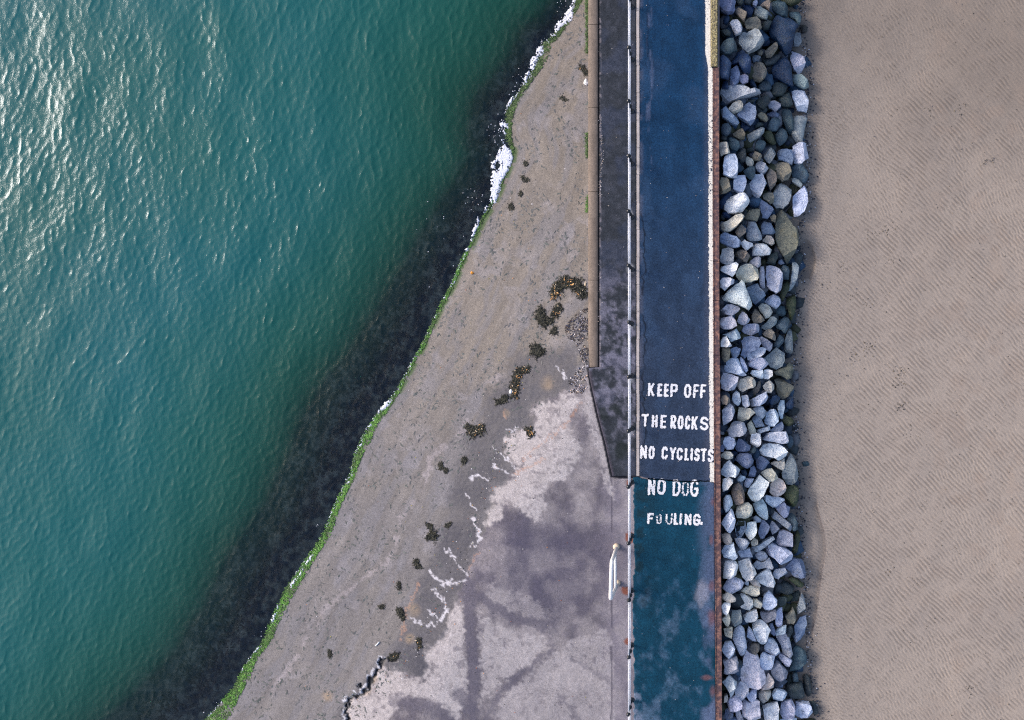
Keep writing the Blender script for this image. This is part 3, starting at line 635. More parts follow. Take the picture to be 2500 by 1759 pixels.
# ================================================================== BOULDERS
# outlines read from the photograph, in tenths of 7.34x enlargements; block = (y of the block's top, scale)
# letter = colour of the stone, trailing '-' = lies deeper in the heap
ROCKS = {
0: """S 9,1,22,-2,37,3,36,14,34,22,24,25,12,20,8,10|D 38,0,48,-1,51,5,46,11,40,6|D- 53,0,62,0,67,4,62,10,54,8|S 69,5,75,1,77,6,74,13,68,10
T 80,10,97,1,100,4,97,20,92,14,82,12|B- 50,12,61,11,70,14,66,30,58,34,55,22|T 38,20,43,14,48,18,57,23,55,31,53,39,46,33,40,26|M 73,15,82,14,90,19,96,23,93,37,84,34,71,28
E 101,13,108,1,115,1,124,8,130,13,132,25,130,32,120,32,108,25,101,20|G 116,-4,150,-4,158,0,150,5,138,12,124,6|E 132,26,138,23,150,23,155,33,152,45,148,50,146,38,136,34
B 98,56,104,42,108,34,114,32,121,37,131,35,146,42,148,48,142,64,140,76,136,90,128,100,124,98,115,84,110,76,100,70,97,62|P 27,43,33,37,40,36,47,46,49,52,46,60,37,63,31,52
T 53,43,63,33,75,31,81,38,84,51,74,54,57,55|D 84,43,98,38,102,40,96,52,88,55,84,50|B- 15,34,23,28,26,36,22,44,16,42|D 10,54,18,52,29,60,26,66,14,66
M 43,70,46,60,58,64,60,61,71,56,77,58,88,74,80,84,59,97,50,90,43,80|B- 87,66,93,66,100,76,97,83,84,84,82,78|E 11,84,20,74,33,72,39,82,41,90,28,97,11,98,9,92
B 30,105,38,93,46,87,55,98,62,106,65,115,63,130,54,132,46,122,42,114,32,118|B 9,104,15,100,24,106,29,115,27,130,26,143,10,140|T 91,92,102,82,111,77,112,88,107,96,100,103,92,103
T 77,96,83,90,86,93,84,99,78,99|S 67,102,73,99,81,103,79,111,70,112|D 84,112,94,104,112,98,117,101,113,109,104,116,92,120|T 67,128,72,114,82,112,88,118,93,130,90,140,80,147,70,144,66,136
B 105,118,116,111,129,105,133,115,136,124,138,150,140,156,128,152,118,147,105,140,102,128|L 137,92,141,88,150,92,158,102,162,116,156,128,150,132,141,127,136,110|M 140,136,152,134,160,138,166,148,168,156,160,160,150,155,140,146
M 144,60,153,60,156,75,150,83,141,82,142,70|S 28,126,38,117,43,117,46,131,42,148,30,157,27,150,28,138|P 46,135,52,133,60,138,60,148,50,152,44,146|B- 61,142,67,142,75,157,72,160,64,154
E 77,156,86,146,100,149,102,157,96,164,80,164|D 103,156,112,148,124,149,129,158,126,166,120,173,110,174,98,171|B- 14,147,23,146,24,160,14,160|K- 152,50,158,46,165,48,164,58,156,60""",
220: """P 12,-2,28,-8,38,-10,50,-10,62,3,80,-2,82,5,68,9,46,14,34,19,20,26,14,18,11,8|D 73,26,75,20,88,9,96,12,101,19,96,26,88,36,80,33|P 94,28,100,22,107,20,117,26,117,31,109,39,102,34,97,33
D 110,18,122,8,131,4,136,14,139,26,132,32,118,29|L 138,4,144,1,160,3,166,20,165,40,155,38,147,36,143,26,139,14|C 24,36,32,26,43,19,50,24,50,32,44,39,33,42|S 40,47,50,32,62,23,72,31,74,42,70,58,63,63,54,57,44,51
S 11,36,20,32,28,42,38,50,43,58,40,62,30,61,14,50|D 54,24,62,19,72,18,70,23,60,25|T 77,44,83,40,90,44,96,53,92,57,82,53,77,48|S- 93,44,104,40,116,43,112,50,100,51|E 91,68,103,52,115,50,118,56,116,66,110,75,98,74
E 120,42,123,33,130,34,138,46,141,56,140,72,136,82,128,72,122,56|M 141,48,155,47,165,52,160,72,156,94,149,94,143,92,138,80|E 11,66,16,60,24,60,30,70,28,77,22,83,12,80|B- 44,66,48,58,60,64,62,70,52,74,46,70
T 32,80,44,72,47,69,54,80,53,88,45,89,34,83|M 57,82,72,74,82,68,88,70,87,78,76,87,64,95,60,92|G 86,82,96,71,100,76,107,90,111,95,106,99,96,94,90,88|E 107,82,112,76,121,69,126,76,131,84,128,91,116,100,111,94
D 72,66,78,59,86,60,88,64,78,67,73,69|D- 12,83,18,81,22,86,20,91,11,90|E 25,88,30,83,37,86,44,94,45,102,40,109,30,107,27,98|D- 55,100,62,95,68,103,68,111,58,112|E 71,98,77,91,88,93,92,97,89,105,81,112,73,108
C 8,95,12,93,23,95,27,112,22,115,11,118,8,108|D 39,112,49,103,54,107,56,117,52,130,47,131,41,120|M 88,117,92,108,100,105,107,106,110,114,106,122,98,132,90,125|S 112,112,120,108,128,107,138,109,140,122,138,134,128,131,115,126
L 140,100,150,95,162,97,164,108,167,122,156,132,150,135,142,131,139,116|T 67,120,72,111,78,113,84,118,80,127,70,126|C 55,130,57,121,66,125,70,129,67,137,59,136|L 17,122,24,116,36,116,40,122,41,140,40,157,28,157,15,152,15,138
E- 42,136,46,133,53,142,46,148,42,144|E 52,146,60,137,71,138,73,150,70,158,62,161,54,152|P 73,138,76,130,81,128,90,133,95,140,92,147,84,150,75,145|T 102,134,116,131,131,131,134,139,136,150,132,160,120,164,111,158,110,146,104,140
T 93,152,98,140,104,144,110,150,111,160,108,170,100,180,96,172|E 136,142,145,134,156,136,164,146,167,156,162,168,150,166,140,158|E- 171,116,176,115,178,122,177,132,170,134,168,126""",
440: """M 138,-3,150,0,157,8,154,14,146,8,139,4|T 8,4,12,-4,22,-4,26,6,28,18,22,23,10,25,8,16|L 33,8,36,-8,54,-8,57,2,54,16,50,23,40,22,33,17|L 58,11,66,2,70,-8,84,-10,88,-2,92,7,86,20,80,32,76,33,66,26,60,20
M 100,40,105,24,110,12,120,6,128,10,136,18,136,30,130,44,122,52,110,50|L 140,30,150,20,160,10,166,22,166,40,160,57,150,65,142,66,139,50,139,40|G- 134,12,140,6,146,10,154,14,148,24,138,28|B- 9,40,18,26,26,22,35,24,30,32,22,38,14,52,9,50
W 16,46,20,40,27,33,28,30,44,25,54,25,62,38,59,45,50,56,36,60,24,61,18,54|T 86,28,90,24,104,24,106,32,106,40,100,43,94,38,87,34|S 77,44,84,36,94,42,102,48,105,53,100,62,94,70,86,68,82,56,78,48|B- 62,48,70,38,75,40,72,46,66,50
T 55,66,62,55,75,52,80,52,80,62,76,74,66,72,56,70|C 10,80,22,75,36,64,48,59,53,66,47,75,38,84,28,92,18,93,12,88|B- 14,60,20,58,30,64,26,70,16,68|T 37,93,48,80,56,88,54,96,44,104,40,100|P 56,90,60,76,70,74,76,82,82,95,84,106,76,109,62,110,56,102
S 83,84,88,75,100,78,104,86,109,93,106,97,92,98,85,98|T 99,66,106,62,110,66,108,76,102,74|Y 112,60,120,55,127,60,134,74,138,84,147,88,151,98,150,112,144,124,138,138,130,152,124,140,118,130,112,118,108,100,110,80|S 9,104,14,94,26,98,38,102,46,110,44,120,34,122,18,119,9,112
W 47,112,53,106,60,112,68,114,68,118,56,127,50,120|W 63,130,70,117,78,113,92,117,101,126,98,134,84,136,66,136|C 86,108,93,100,101,101,107,114,102,118,92,113,86,110|M 10,138,13,124,24,122,33,124,34,136,33,148,22,152,11,148
T 38,130,46,125,56,128,62,136,58,148,52,146,44,140,38,136|D 92,148,94,138,104,132,112,130,113,136,110,144,106,154,98,152|P 60,150,70,140,78,137,82,140,83,152,76,157,68,153|S 114,144,120,143,124,150,118,152,114,150
W 11,155,26,153,38,147,42,152,36,168,31,173,20,168,11,162|M 139,148,148,145,150,155,148,172,144,184,136,198,132,199,136,184,138,166|E 117,158,124,152,132,156,133,165,132,178,122,178,120,170""",
660: """C 38,6,46,-6,56,-10,66,-8,76,-2,78,10,76,18,64,21,54,22,44,19,39,12|P 80,6,80,-6,88,-8,89,4,89,16,90,31,84,34,81,30,80,18|P 92,12,92,-6,102,-8,116,-2,121,6,121,22,117,36,110,42,100,36,94,28|P 9,20,14,15,27,14,35,18,34,24,27,28,18,37,10,30
W 13,51,24,38,36,28,48,19,52,24,58,40,65,58,66,64,60,72,54,68,40,62,26,58,16,55|S 58,32,66,28,76,25,80,32,88,40,90,46,84,52,72,61,68,58,62,46|G 118,40,124,24,130,19,134,24,132,36,126,48,122,58,118,50|L 89,57,94,50,106,44,114,48,117,56,115,64,110,70,102,66,92,60
C 78,66,84,60,94,62,99,66,103,76,98,84,90,87,86,80,80,72|G 128,48,134,44,144,43,146,60,143,76,138,90,135,90,132,76,128,62|P 11,72,22,62,32,62,44,66,46,70,36,78,30,82,18,79|L 40,92,44,78,48,72,56,80,64,88,60,94,52,98,42,96
T 66,82,72,70,78,74,84,84,89,90,80,95,70,95,66,88|E- 104,74,110,70,118,64,126,66,129,76,122,84,112,82|P 10,95,12,86,30,82,36,90,39,100,30,105,16,106,10,102|M 84,100,92,94,100,84,106,84,112,90,108,98,100,105,90,107,84,104
L 46,106,56,98,72,96,80,99,82,106,79,112,66,117,54,114,48,110|E 108,100,114,90,126,83,132,88,136,96,132,106,126,114,120,108,112,106|L 15,116,28,110,40,105,44,114,46,121,38,125,29,128,24,120|W 11,126,14,120,21,119,26,128,30,136,20,138,11,137
T 86,114,92,108,102,105,106,112,110,122,108,128,98,122,88,118|S 48,128,52,120,66,118,78,122,82,132,78,140,66,146,60,152,54,159,46,152,50,140|P 80,122,84,119,92,123,103,132,102,140,98,145,90,142,84,132|E 104,137,110,126,116,116,122,118,124,124,121,132,114,140,106,139
M 125,128,130,112,136,98,138,112,140,130,139,148,135,152,128,148,124,140|T 13,140,26,139,28,146,26,160,18,165,13,158|S 28,142,38,138,46,142,44,150,38,158,32,158,29,150|W 58,158,62,150,76,140,86,138,91,142,89,148,80,156,66,162,60,162
M 88,158,100,148,110,139,118,146,125,150,124,162,120,172,110,178,100,174,92,166|D- 34,132,38,129,42,133,40,137,35,136|L 44,158,47,155,52,162,58,176,60,180,56,184,52,178,46,166""",
880: """L 18,10,20,2,30,-4,42,-4,46,10,52,20,56,26,50,28,36,25,20,21,18,16|L 60,4,68,-3,82,-4,90,-2,97,6,92,12,86,16,80,18,68,14,62,10|W 64,24,66,18,76,19,86,17,86,33,78,32,68,28|W 87,22,88,17,96,16,103,19,103,28,96,34,88,33
Y 106,21,118,16,128,10,132,4,140,8,141,18,136,32,130,34,118,28,110,26|P 10,38,14,22,30,26,42,30,40,42,36,52,24,55,11,50|C 40,42,46,34,60,28,66,30,77,41,74,46,64,50,50,56,42,50|T- 60,62,66,55,74,48,78,38,82,36,83,46,78,56,70,62,64,64
C 86,46,92,40,98,36,106,44,106,52,100,58,94,58,88,52|Y 106,36,114,32,124,36,132,42,141,48,138,56,132,64,122,69,114,66,110,56,110,46|T 10,70,14,64,20,62,26,68,27,74,22,79,14,78|L 30,72,33,60,38,55,44,58,46,72,46,80,42,82,34,77
W 47,64,56,62,60,63,61,72,63,80,54,85,50,80,49,72|L 64,72,74,66,84,60,92,56,95,66,90,76,80,81,66,83,64,78|B 98,72,104,64,110,62,117,68,114,75,106,80,100,80|P 13,90,20,80,26,78,34,84,36,92,30,106,24,112,16,118,14,108,14,98
C 41,98,43,84,54,86,64,86,72,94,60,104,48,111,41,108|L 68,86,76,82,86,84,92,92,88,102,84,106,76,100|L 112,84,118,72,125,72,125,84,122,98,122,106,117,104,114,94|B 126,80,134,70,141,68,141,80,139,88,132,88,126,86
G 122,104,128,100,136,103,142,110,136,118,126,118,122,112|L 88,104,92,94,100,88,108,88,115,98,114,110,106,117,98,118,90,113|S 67,106,74,98,80,102,86,112,89,118,82,120,74,120,70,112|C 58,114,66,107,70,114,74,126,73,130,64,133,60,124
P 22,126,30,114,40,110,52,112,58,124,54,131,44,136,32,138,25,134|L 75,125,86,121,97,118,99,124,88,128,77,130|S 98,126,108,118,120,110,124,118,122,124,112,127,102,128|W 84,130,98,130,114,128,128,128,131,138,131,148,122,150,108,146,90,144,84,142
W 64,142,66,132,74,130,82,132,83,142,82,150,76,157,70,153,64,148|L 15,148,18,139,26,136,34,140,37,150,33,159,22,160,17,154|S 37,158,42,140,50,144,56,148,64,154,62,162,52,164,42,164|W 80,160,86,152,98,149,112,150,124,156,130,164,126,172,116,180,108,175,96,172,86,169,80,166
S- 10,154,14,150,17,156,16,164,10,164|E- 128,138,134,132,140,140,141,150,134,158,128,150|E 66,158,72,155,74,160,70,167,62,164""",
1100: """C 11,8,18,2,28,3,33,8,32,15,22,16,12,12|S 36,17,40,10,46,5,56,5,65,8,69,18,66,26,58,32,52,30,44,24|L 11,36,16,26,26,17,32,24,42,32,45,36,42,43,36,47,20,47,12,42|B- 28,4,32,0,42,4,40,9,34,10
S 74,14,84,10,92,15,97,21,92,28,84,35,76,33,74,24|C 99,23,106,20,116,20,125,14,125,26,122,36,116,34,106,27|M 120,40,125,26,132,12,136,6,141,14,147,28,149,42,147,54,138,61,128,60,122,50|C 82,41,90,35,102,32,108,40,113,49,104,54,98,55,90,48
C 100,60,104,54,112,49,122,54,127,66,124,76,114,83,106,82,98,74|S 61,42,64,30,71,28,74,38,72,46,66,48,60,46|B- 46,36,54,34,58,42,54,47,48,43|L 39,53,46,45,54,47,55,50,47,56,42,57|W 14,62,15,52,24,49,32,53,32,58,26,66,18,73,15,74
L 52,60,56,50,62,50,70,51,64,60,60,67,53,64|W 58,76,64,64,72,56,80,44,90,52,96,57,92,68,86,80,78,88,72,91,64,86|T 29,72,34,62,42,58,48,62,52,74,54,80,52,92,46,96,38,98,33,88|G 125,66,134,64,144,62,150,68,149,84,145,96,140,101,132,97,126,88
L 86,84,92,80,104,83,114,84,124,87,124,90,114,98,104,103,98,98|L 14,90,20,80,28,80,32,92,32,98,26,106,20,111,16,102|C 37,113,40,100,48,96,60,93,66,98,69,110,66,118,54,120,40,119|D- 44,121,66,118,68,114,66,124,56,127,48,125
L 69,96,78,92,86,87,92,98,95,112,96,118,92,125,84,120,76,112|S 108,102,118,96,124,92,128,98,134,102,133,107,128,118,124,120,116,112|M 98,115,101,106,110,110,120,118,134,130,137,136,135,144,128,138,116,128,104,120|L 12,130,20,116,29,104,34,112,37,124,34,138,28,147,24,146,14,134
E 128,116,138,112,144,118,148,130,148,140,140,144,136,134,130,124|L 68,120,74,117,84,124,82,128,74,129,69,125|L 37,136,42,127,54,127,57,140,52,148,46,157,41,158,38,148|W 55,148,58,130,66,128,74,128,75,142,72,152,64,160,60,157
S 78,146,82,132,86,124,94,131,98,136,94,146,88,157,82,158,79,152|P 99,134,103,126,108,130,115,140,110,146,103,150,100,142|P 111,158,116,144,124,142,134,146,139,150,139,171,128,171,116,170,111,166|G 142,160,148,142,152,152,152,164,148,180,142,186,139,180,142,170
C 12,152,20,148,27,150,31,160,30,166,22,168,16,164|E- 156,22,164,18,170,24,166,30,158,28""",
1320: """P 36,-4,46,-4,56,-2,62,4,56,13,47,16,42,10|C 65,2,70,-4,77,-1,77,6,70,10,66,8|L 66,11,82,6,94,-2,104,-7,107,-2,98,4,86,13,76,20,71,18|L 13,18,18,8,26,7,34,4,36,16,41,28,36,34,24,32,16,28|L 40,18,50,17,62,14,66,24,67,30,56,30,48,31
P 72,24,80,19,90,21,95,28,92,35,82,36,74,30|L 88,18,96,8,104,5,114,10,126,14,136,20,140,26,138,36,130,39,118,42,110,34,104,28,94,24|W 16,48,20,34,26,33,40,38,42,50,38,62,28,66,16,67|W 41,37,52,33,61,31,65,42,72,52,74,58,66,66,56,72,50,64,46,56,43,48
P 69,42,76,36,86,38,98,31,104,46,103,50,90,48,78,52,72,48|S 130,44,140,32,156,34,161,40,162,62,154,66,142,64,134,54,126,47|W 71,66,82,57,94,49,100,54,105,66,109,76,104,82,94,81,80,74|P 105,58,108,52,118,50,126,49,130,58,126,63,117,64,114,67,107,67
L 14,86,20,74,28,65,38,68,48,72,52,77,49,82,40,92,32,96,22,93|C 47,90,56,82,64,80,72,84,80,84,80,96,76,101,66,98,54,94|C 62,72,66,69,72,70,80,76,82,82,74,83,66,79|L 53,74,57,71,61,73,60,80,54,79|D- 109,92,114,80,124,72,136,78,142,84,140,92,132,95,120,96,112,96
G 132,68,140,65,150,70,159,78,156,83,148,82,138,74|D- 130,98,142,92,152,88,152,100,146,110,138,112,130,106|D 111,112,114,103,126,100,130,104,126,114,118,118|C 14,98,22,93,30,97,38,104,37,110,34,112,22,108,14,104|W 38,110,42,96,52,95,60,100,67,106,69,120,62,124,50,120
C 68,106,76,105,84,113,82,121,76,120,69,114|L 85,116,88,98,96,90,104,98,111,106,110,114,102,122,90,123|W 11,117,17,111,28,112,26,122,21,133,14,128|M 30,134,32,126,40,125,46,124,48,136,48,146,36,153,31,148|W 50,134,58,128,74,123,77,137,70,145,56,146
M 82,128,92,128,109,124,109,136,102,143,88,146,84,138|L 109,134,112,121,120,120,122,136,121,150,112,154,109,148|T 126,134,134,128,140,120,144,130,146,140,140,148,130,148|M 146,122,152,104,156,94,160,104,162,126,154,130,148,132
C 13,140,20,134,25,131,28,142,24,154,20,152|C 16,158,22,156,31,156,31,166,29,178,26,178,19,172|L 36,158,46,152,52,158,54,172,57,188,53,204,48,206,42,196,34,180,32,172|L 58,160,61,154,66,160,72,174,74,180,68,180,58,172
W 66,150,72,144,82,142,92,150,99,160,94,172,88,188,84,188,78,180,70,166|S 97,150,103,148,107,158,110,166,106,172,100,166|L 108,164,114,158,128,152,128,164,116,168,110,170|S 142,152,152,138,162,134,164,148,160,166,152,176,144,180,140,170|D 130,156,138,152,140,162,134,172,130,170""",
1540: """P 110,8,118,6,128,5,134,16,138,30,140,40,136,48,130,42,122,38,118,24|L 88,30,93,22,96,13,106,16,112,24,117,36,118,42,112,46,100,40,90,36|L 118,40,124,42,138,52,133,64,126,60,116,50,114,46|E 140,34,146,28,154,30,162,36,164,48,162,62,152,68,144,72,134,70,138,56,140,44
L 13,34,18,20,30,20,36,32,32,46,26,50,16,42|T 63,32,66,24,72,22,80,26,80,34,74,42,68,40|W 44,70,50,60,51,48,57,34,66,40,76,44,80,52,80,66,88,72,91,84,90,92,82,98,72,104,64,100,56,95,46,90,45,80|L 80,54,82,44,86,39,96,44,107,46,105,58,101,70,90,69,82,66
P 15,54,24,50,40,48,42,58,42,72,36,77,24,76,16,78,18,64|M 100,72,106,62,110,55,116,57,126,68,131,74,128,84,116,91,110,88,104,80|P 14,92,26,81,34,88,40,94,36,104,33,114,29,120,25,110,20,100|P 36,108,40,96,46,92,56,96,61,103,61,112,54,120,46,123,38,116
C 84,104,90,92,94,80,97,77,102,84,107,92,105,102,96,107,90,106|E 140,82,142,76,148,76,150,84,150,90,142,92|D 129,98,144,94,157,92,161,108,160,118,146,121,134,120,130,108|D 158,84,164,78,170,82,174,96,173,114,168,120,162,112,160,98|S- 106,96,116,94,123,92,122,102,114,102,107,99
L 58,118,66,108,75,106,74,118,70,125,65,128,60,123|C 78,112,86,107,100,110,100,116,94,124,88,130,80,124|L 103,114,108,106,116,106,128,110,130,114,126,122,118,126,106,122|C 17,118,22,114,24,120,22,127,16,128|L 23,128,28,122,36,119,44,123,49,128,48,137,41,140,34,147,29,146,25,138
W 49,140,52,126,64,130,72,125,80,128,81,144,83,158,76,161,66,160,54,155,50,150|W 85,137,96,132,112,129,115,140,114,162,110,172,94,172,90,160,88,146|L 118,150,120,130,130,126,139,124,144,134,144,148,138,156,130,160,122,156
L 144,150,146,136,146,128,158,128,170,130,174,140,176,148,168,155,156,157,148,154|D 170,128,178,126,184,136,186,154,180,156,177,146,174,134|S 18,150,20,140,24,140,30,148,34,150,32,156,24,158,18,156|P 38,146,44,142,48,152,52,162,50,168,42,168,39,156
S- 20,160,30,156,38,156,40,166,36,172,22,172|L 118,160,128,160,140,158,148,160,146,172,120,172|G 150,162,168,160,180,160,184,172,152,172|T- 55,162,64,160,66,170,54,170|D- 130,84,138,76,140,88,138,95,130,94|S- 36,80,44,78,46,86,42,92,38,88"""}
RC = {'W': (lin(252,251,253), "white"), 'L': (lin(208,216,232), "pale blue"), 'P': (lin(196,198,210), "lilac grey"), 'C': (lin(228,218,202), "cream"),
      'T': (lin(140,132,120), "brown"), 'S': (lin(134,148,174), "slate blue"), 'M': (lin(156,164,168), "mottled"), 'E': (lin(70,92,104), "dark teal"),
      'B': (lin(30,58,94), "dark blue"), 'D': (lin(54,66,70), "charcoal"), 'G': (lin(62,70,48), "mossy green"), 'Y': (lin(112,114,102), "olive"), 'K': (lin(58,56,54), "blackish")}
def stone_mat(name, rough, wet):
    m, n, b = new_mat(name)
    oi = n.nodes.new("ShaderNodeObjectInfo"); pos = gcoord(n)
    t1 = noise_node(n, 6, 6, .7, coord=pos); t2 = noise_node(n, 20, 4, .75, coord=pos); t3 = noise_node(n, 2.6, 3, .6, coord=pos)
    r1 = ramp(n, t1.outputs[0], [(.34, (.50, .53, .60)), (.47, (.95, .96, 1)), (.68, (1.22, 1.2, 1.16))])
    c = mixc(n, 1.0, oi.outputs["Color"], r1.outputs[0], 'MULTIPLY')
    r2 = ramp(n, t2.outputs[0], [(.38, (.42, .43, .46)), (.46, (1, 1, 1)), (.66, (1.14, 1.14, 1.14))])
    c = mixc(n, .75, c, r2.outputs[0], 'MULTIPLY')
    # ochre / lichen blotches
    r3 = ramp(n, t3.outputs[0], [(.56, (0, 0, 0)), (.70, (1, 1, 1))])
    f = n.nodes.new("ShaderNodeMath"); f.operation = 'MULTIPLY'; f.inputs[1].default_value = .35
    n.links.new(r3.outputs[0], f.inputs[0])
    c = mixc(n, f.outputs[0], c, tuple(lin(128,116,84)) if not wet else tuple(lin(52,62,48)))
    n.links.new(c, b.inputs["Base Color"]); b.inputs["Roughness"].default_value = rough; b.inputs["Specular IOR Level"].default_value = .5 if wet else .25
    bp = n.nodes.new("ShaderNodeBump"); bp.inputs["Strength"].default_value = 1.0; bp.inputs["Distance"].default_value = .05
    t4 = noise_node(n, 11, 6, .72, coord=pos)
    n.links.new(t4.outputs[0], bp.inputs["Height"]); n.links.new(bp.outputs[0], b.inputs["Normal"])
    return m
stone_dry = stone_mat("stone_dry", .85, False); stone_wet = stone_mat("stone_wet", .33, True)
def zheap(x): return np.interp(x, [1740, 1760, 1800, 1850, 1900, 1965, 2040], [-.08, -.12, -.46, -.92, -1.30, -1.68, -1.98])
def build_rock(poly, low, rng):
    """closed stone: outline from the photograph, broken into flat faces by cutting planes"""
    pts = np.array(poly); c = pts.mean(0)
    size = min(np.ptp(pts[:, 0]), np.ptp(pts[:, 1]))/S
    thick = max(.30, min(1.0, size*.9))
    ztop = float(zheap(c[0])) + rng.uniform(-.05, .14) - (.26 if low else 0) + min(.1, size*.1)
    zm = ztop - thick*.30
    out = []
    for p, q in zip(pts, np.roll(pts, -1, 0)):
        out.append(p); L = np.hypot(*(q-p))
        if L > 11:
            nrm = np.array([q[1]-p[1], p[0]-q[0]])/L; t = rng.uniform(.35, .65)
            out.append(p*(1-t)+q*t+nrm*rng.uniform(-.7, .9))
    out = np.array(out); n = len(out)
    ring0 = np.stack(Pm(out[:, 0], out[:, 1], np.full(n, zm)), -1); cc = ring0.mean(0); R = ring0-cc
    ar = np.sum(R[:, 0]*np.roll(R[:, 1], -1)-R[:, 1]*np.roll(R[:, 0], -1))
    if ar < 0: R = R[::-1]
    bm = bmesh.new(); rings = []
    for sc, dz in ((.78, -thick*.62), (1.0, -thick*.2), (1.03, thick*.08), (1.02, thick*.42)):
        rings.append([bm.verts.new((r[0]*sc+rng.normal(0, .006), r[1]*sc+rng.normal(0, .006), dz+rng.normal(0, .018)*(dz < thick*.3))) for r in R])
    for u, v in zip(rings[:-1], rings[1:]):
        for i in range(n):
            j = (i+1) % n; bm.faces.new((u[i], u[j], v[j], v[i]))
    bm.faces.new(rings[0][::-1]); bm.faces.new(rings[-1])
    def cut(co, no):
        r_ = bmesh.ops.bisect_plane(bm, geom=bm.verts[:]+bm.edges[:]+bm.faces[:], plane_co=co, plane_no=no, clear_outer=True, dist=1e-5)
        ed = [e for e in r_["geom_cut"] if isinstance(e, bmesh.types.BMEdge)]
        if ed: bmesh.ops.edgenet_fill(bm, edges=ed)
    ex = np.abs(R[:, :2]).max()
    # top face, leaned towards the wall and sun so the stone looks brighter
    g = rng.normal(0, .15, 2); g[0] -= .13; g[1] += .05
    cut((0, 0, thick*rng.uniform(.26, .34)), Vector((g[0], g[1], 1)).normalized())
    k = int(rng.integers(2, 6)); a0 = rng.uniform(0, 6.28)
    for q in range(k):
        an = a0+q*6.283/k+rng.normal(0, .35); el = rng.uniform(.35, 1.05)
        dvec = np.array([math.cos(an), math.sin(an)]); reach = (R[:, :2]@dvec).max()
        d = reach*rng.uniform(.55, .98)
        cut((dvec[0]*d, dvec[1]*d, thick*.28), Vector((dvec[0]*math.cos(el), dvec[1]*math.cos(el), math.sin(el))))
    bmesh.ops.triangulate(bm, faces=bm.faces[:])
    bmesh.ops.subdivide_edges(bm, edges=[e for e in bm.edges if e.calc_length() > .22], cuts=1)
    bmesh.ops.triangulate(bm, faces=bm.faces[:])
    sd_ = float(rng.uniform(0, 99))
    bm.normal_update()
    for v in bm.verts:
        q = float(vnoise(np.array(v.co.x*9+sd_), np.array(v.co.y*9+v.co.z*7), 5))-.5
        v.co += v.normal*q*(.02+.02*size)
    bmesh.ops.recalc_face_normals(bm, faces=bm.faces[:])
    bm.verts.index_update()
    V = np.array([v.co[:] for v in bm.verts])+[0, 0, thick*.62]; F = np.array([[v.index for v in f.verts] for f in bm.faces]); bm.free()
    return V, F, np.array([cc[0], cc[1], cc[2]-thick*.62]), ztop
ORD = ["first","second","third","fourth","fifth","sixth","seventh","eighth","ninth","tenth","eleventh","twelfth","thirteenth"]
POSTY = [116,247,381,516,649,787,920,1053,1190,1327,1466,1605,1745]
rocks = []; rng = np.random.default_rng(11)
for y0, txt in ROCKS.items():
    sc = .7375 if y0 == 1540 else .7339
    for item in txt.replace("\n", "|").split("|"):
        code, nums = item.strip().split(" "); v = np.array([float(q) for q in nums.split(",")]).reshape(-1, 2)
        pts = np.stack([1745+v[:, 0]/sc, y0+v[:, 1]/sc], -1)
        low = code.endswith("-"); key = code[0]
        V, F, loc, zt = build_rock(pts, low, rng)
        c = pts.mean(0); x, y = pts[:, 0], pts[:, 1]
        area = abs(np.dot(x, np.roll(y, -1))-np.dot(y, np.roll(x, -1)))/2
        ev = np.sqrt(np.maximum(np.linalg.eigvalsh(np.cov((pts-c).T)), 1e-6)); asp = ev[1]/ev[0]
        wet = key in "BEDGK"
        me = raw_mesh("boulder", V, F, stone_wet if wet else stone_dry)
        o = obj("boulder", me); o.location = loc
        k = rng.uniform(.82, 1.15); tw = rng.normal(0, .03, 3)
        cl = np.clip(RC[key][0]*k*(1+tw), 0, 1); o.color = (cl[0], cl[1], cl[2], 1)
        if not wet and rng.random() < .8:
            for p in me.polygons: p.use_smooth = False
        f = (c[0]-1757)/(float(xedge(c[1]))-1757)
        colname = "hard against the wall" if f < .17 else "on the upper slope" if f < .45 else "on the lower slope" if f < .78 else "at the sand's edge"
        size = "small" if area < 420 else "medium" if area < 1000 else "large" if area < 2200 else "huge"
        shape = "long" if asp > 1.75 else "oblong" if asp > 1.3 else "chunky"
        post = ORD[int(np.argmin([abs(c[1]-p) for p in POSTY]))]
        rocks.append((o, f"{size} {RC[key][1]} {shape} boulder {colname}, opposite {post} railing post", c[1]))
groups = {}
for o, lab, y in rocks: groups.setdefault(lab, []).append((y, o))
for lab, lst in groups.items():
    lst.sort(key=lambda q: q[0]); n = len(lst)
    for i, (y, o) in enumerate(lst):
        tail = "" if n == 1 else (", upper one" if i == 0 and n == 2 else ", lower one" if n == 2 else ", uppermost" if i == 0 else ", lowermost" if i == n-1 else ", middle" if n == 3 else f", {ORD[i]} down")
        o["label"] = lab+tail; o["category"] = "boulder"; o["group"] = "boulders of the rock armour"

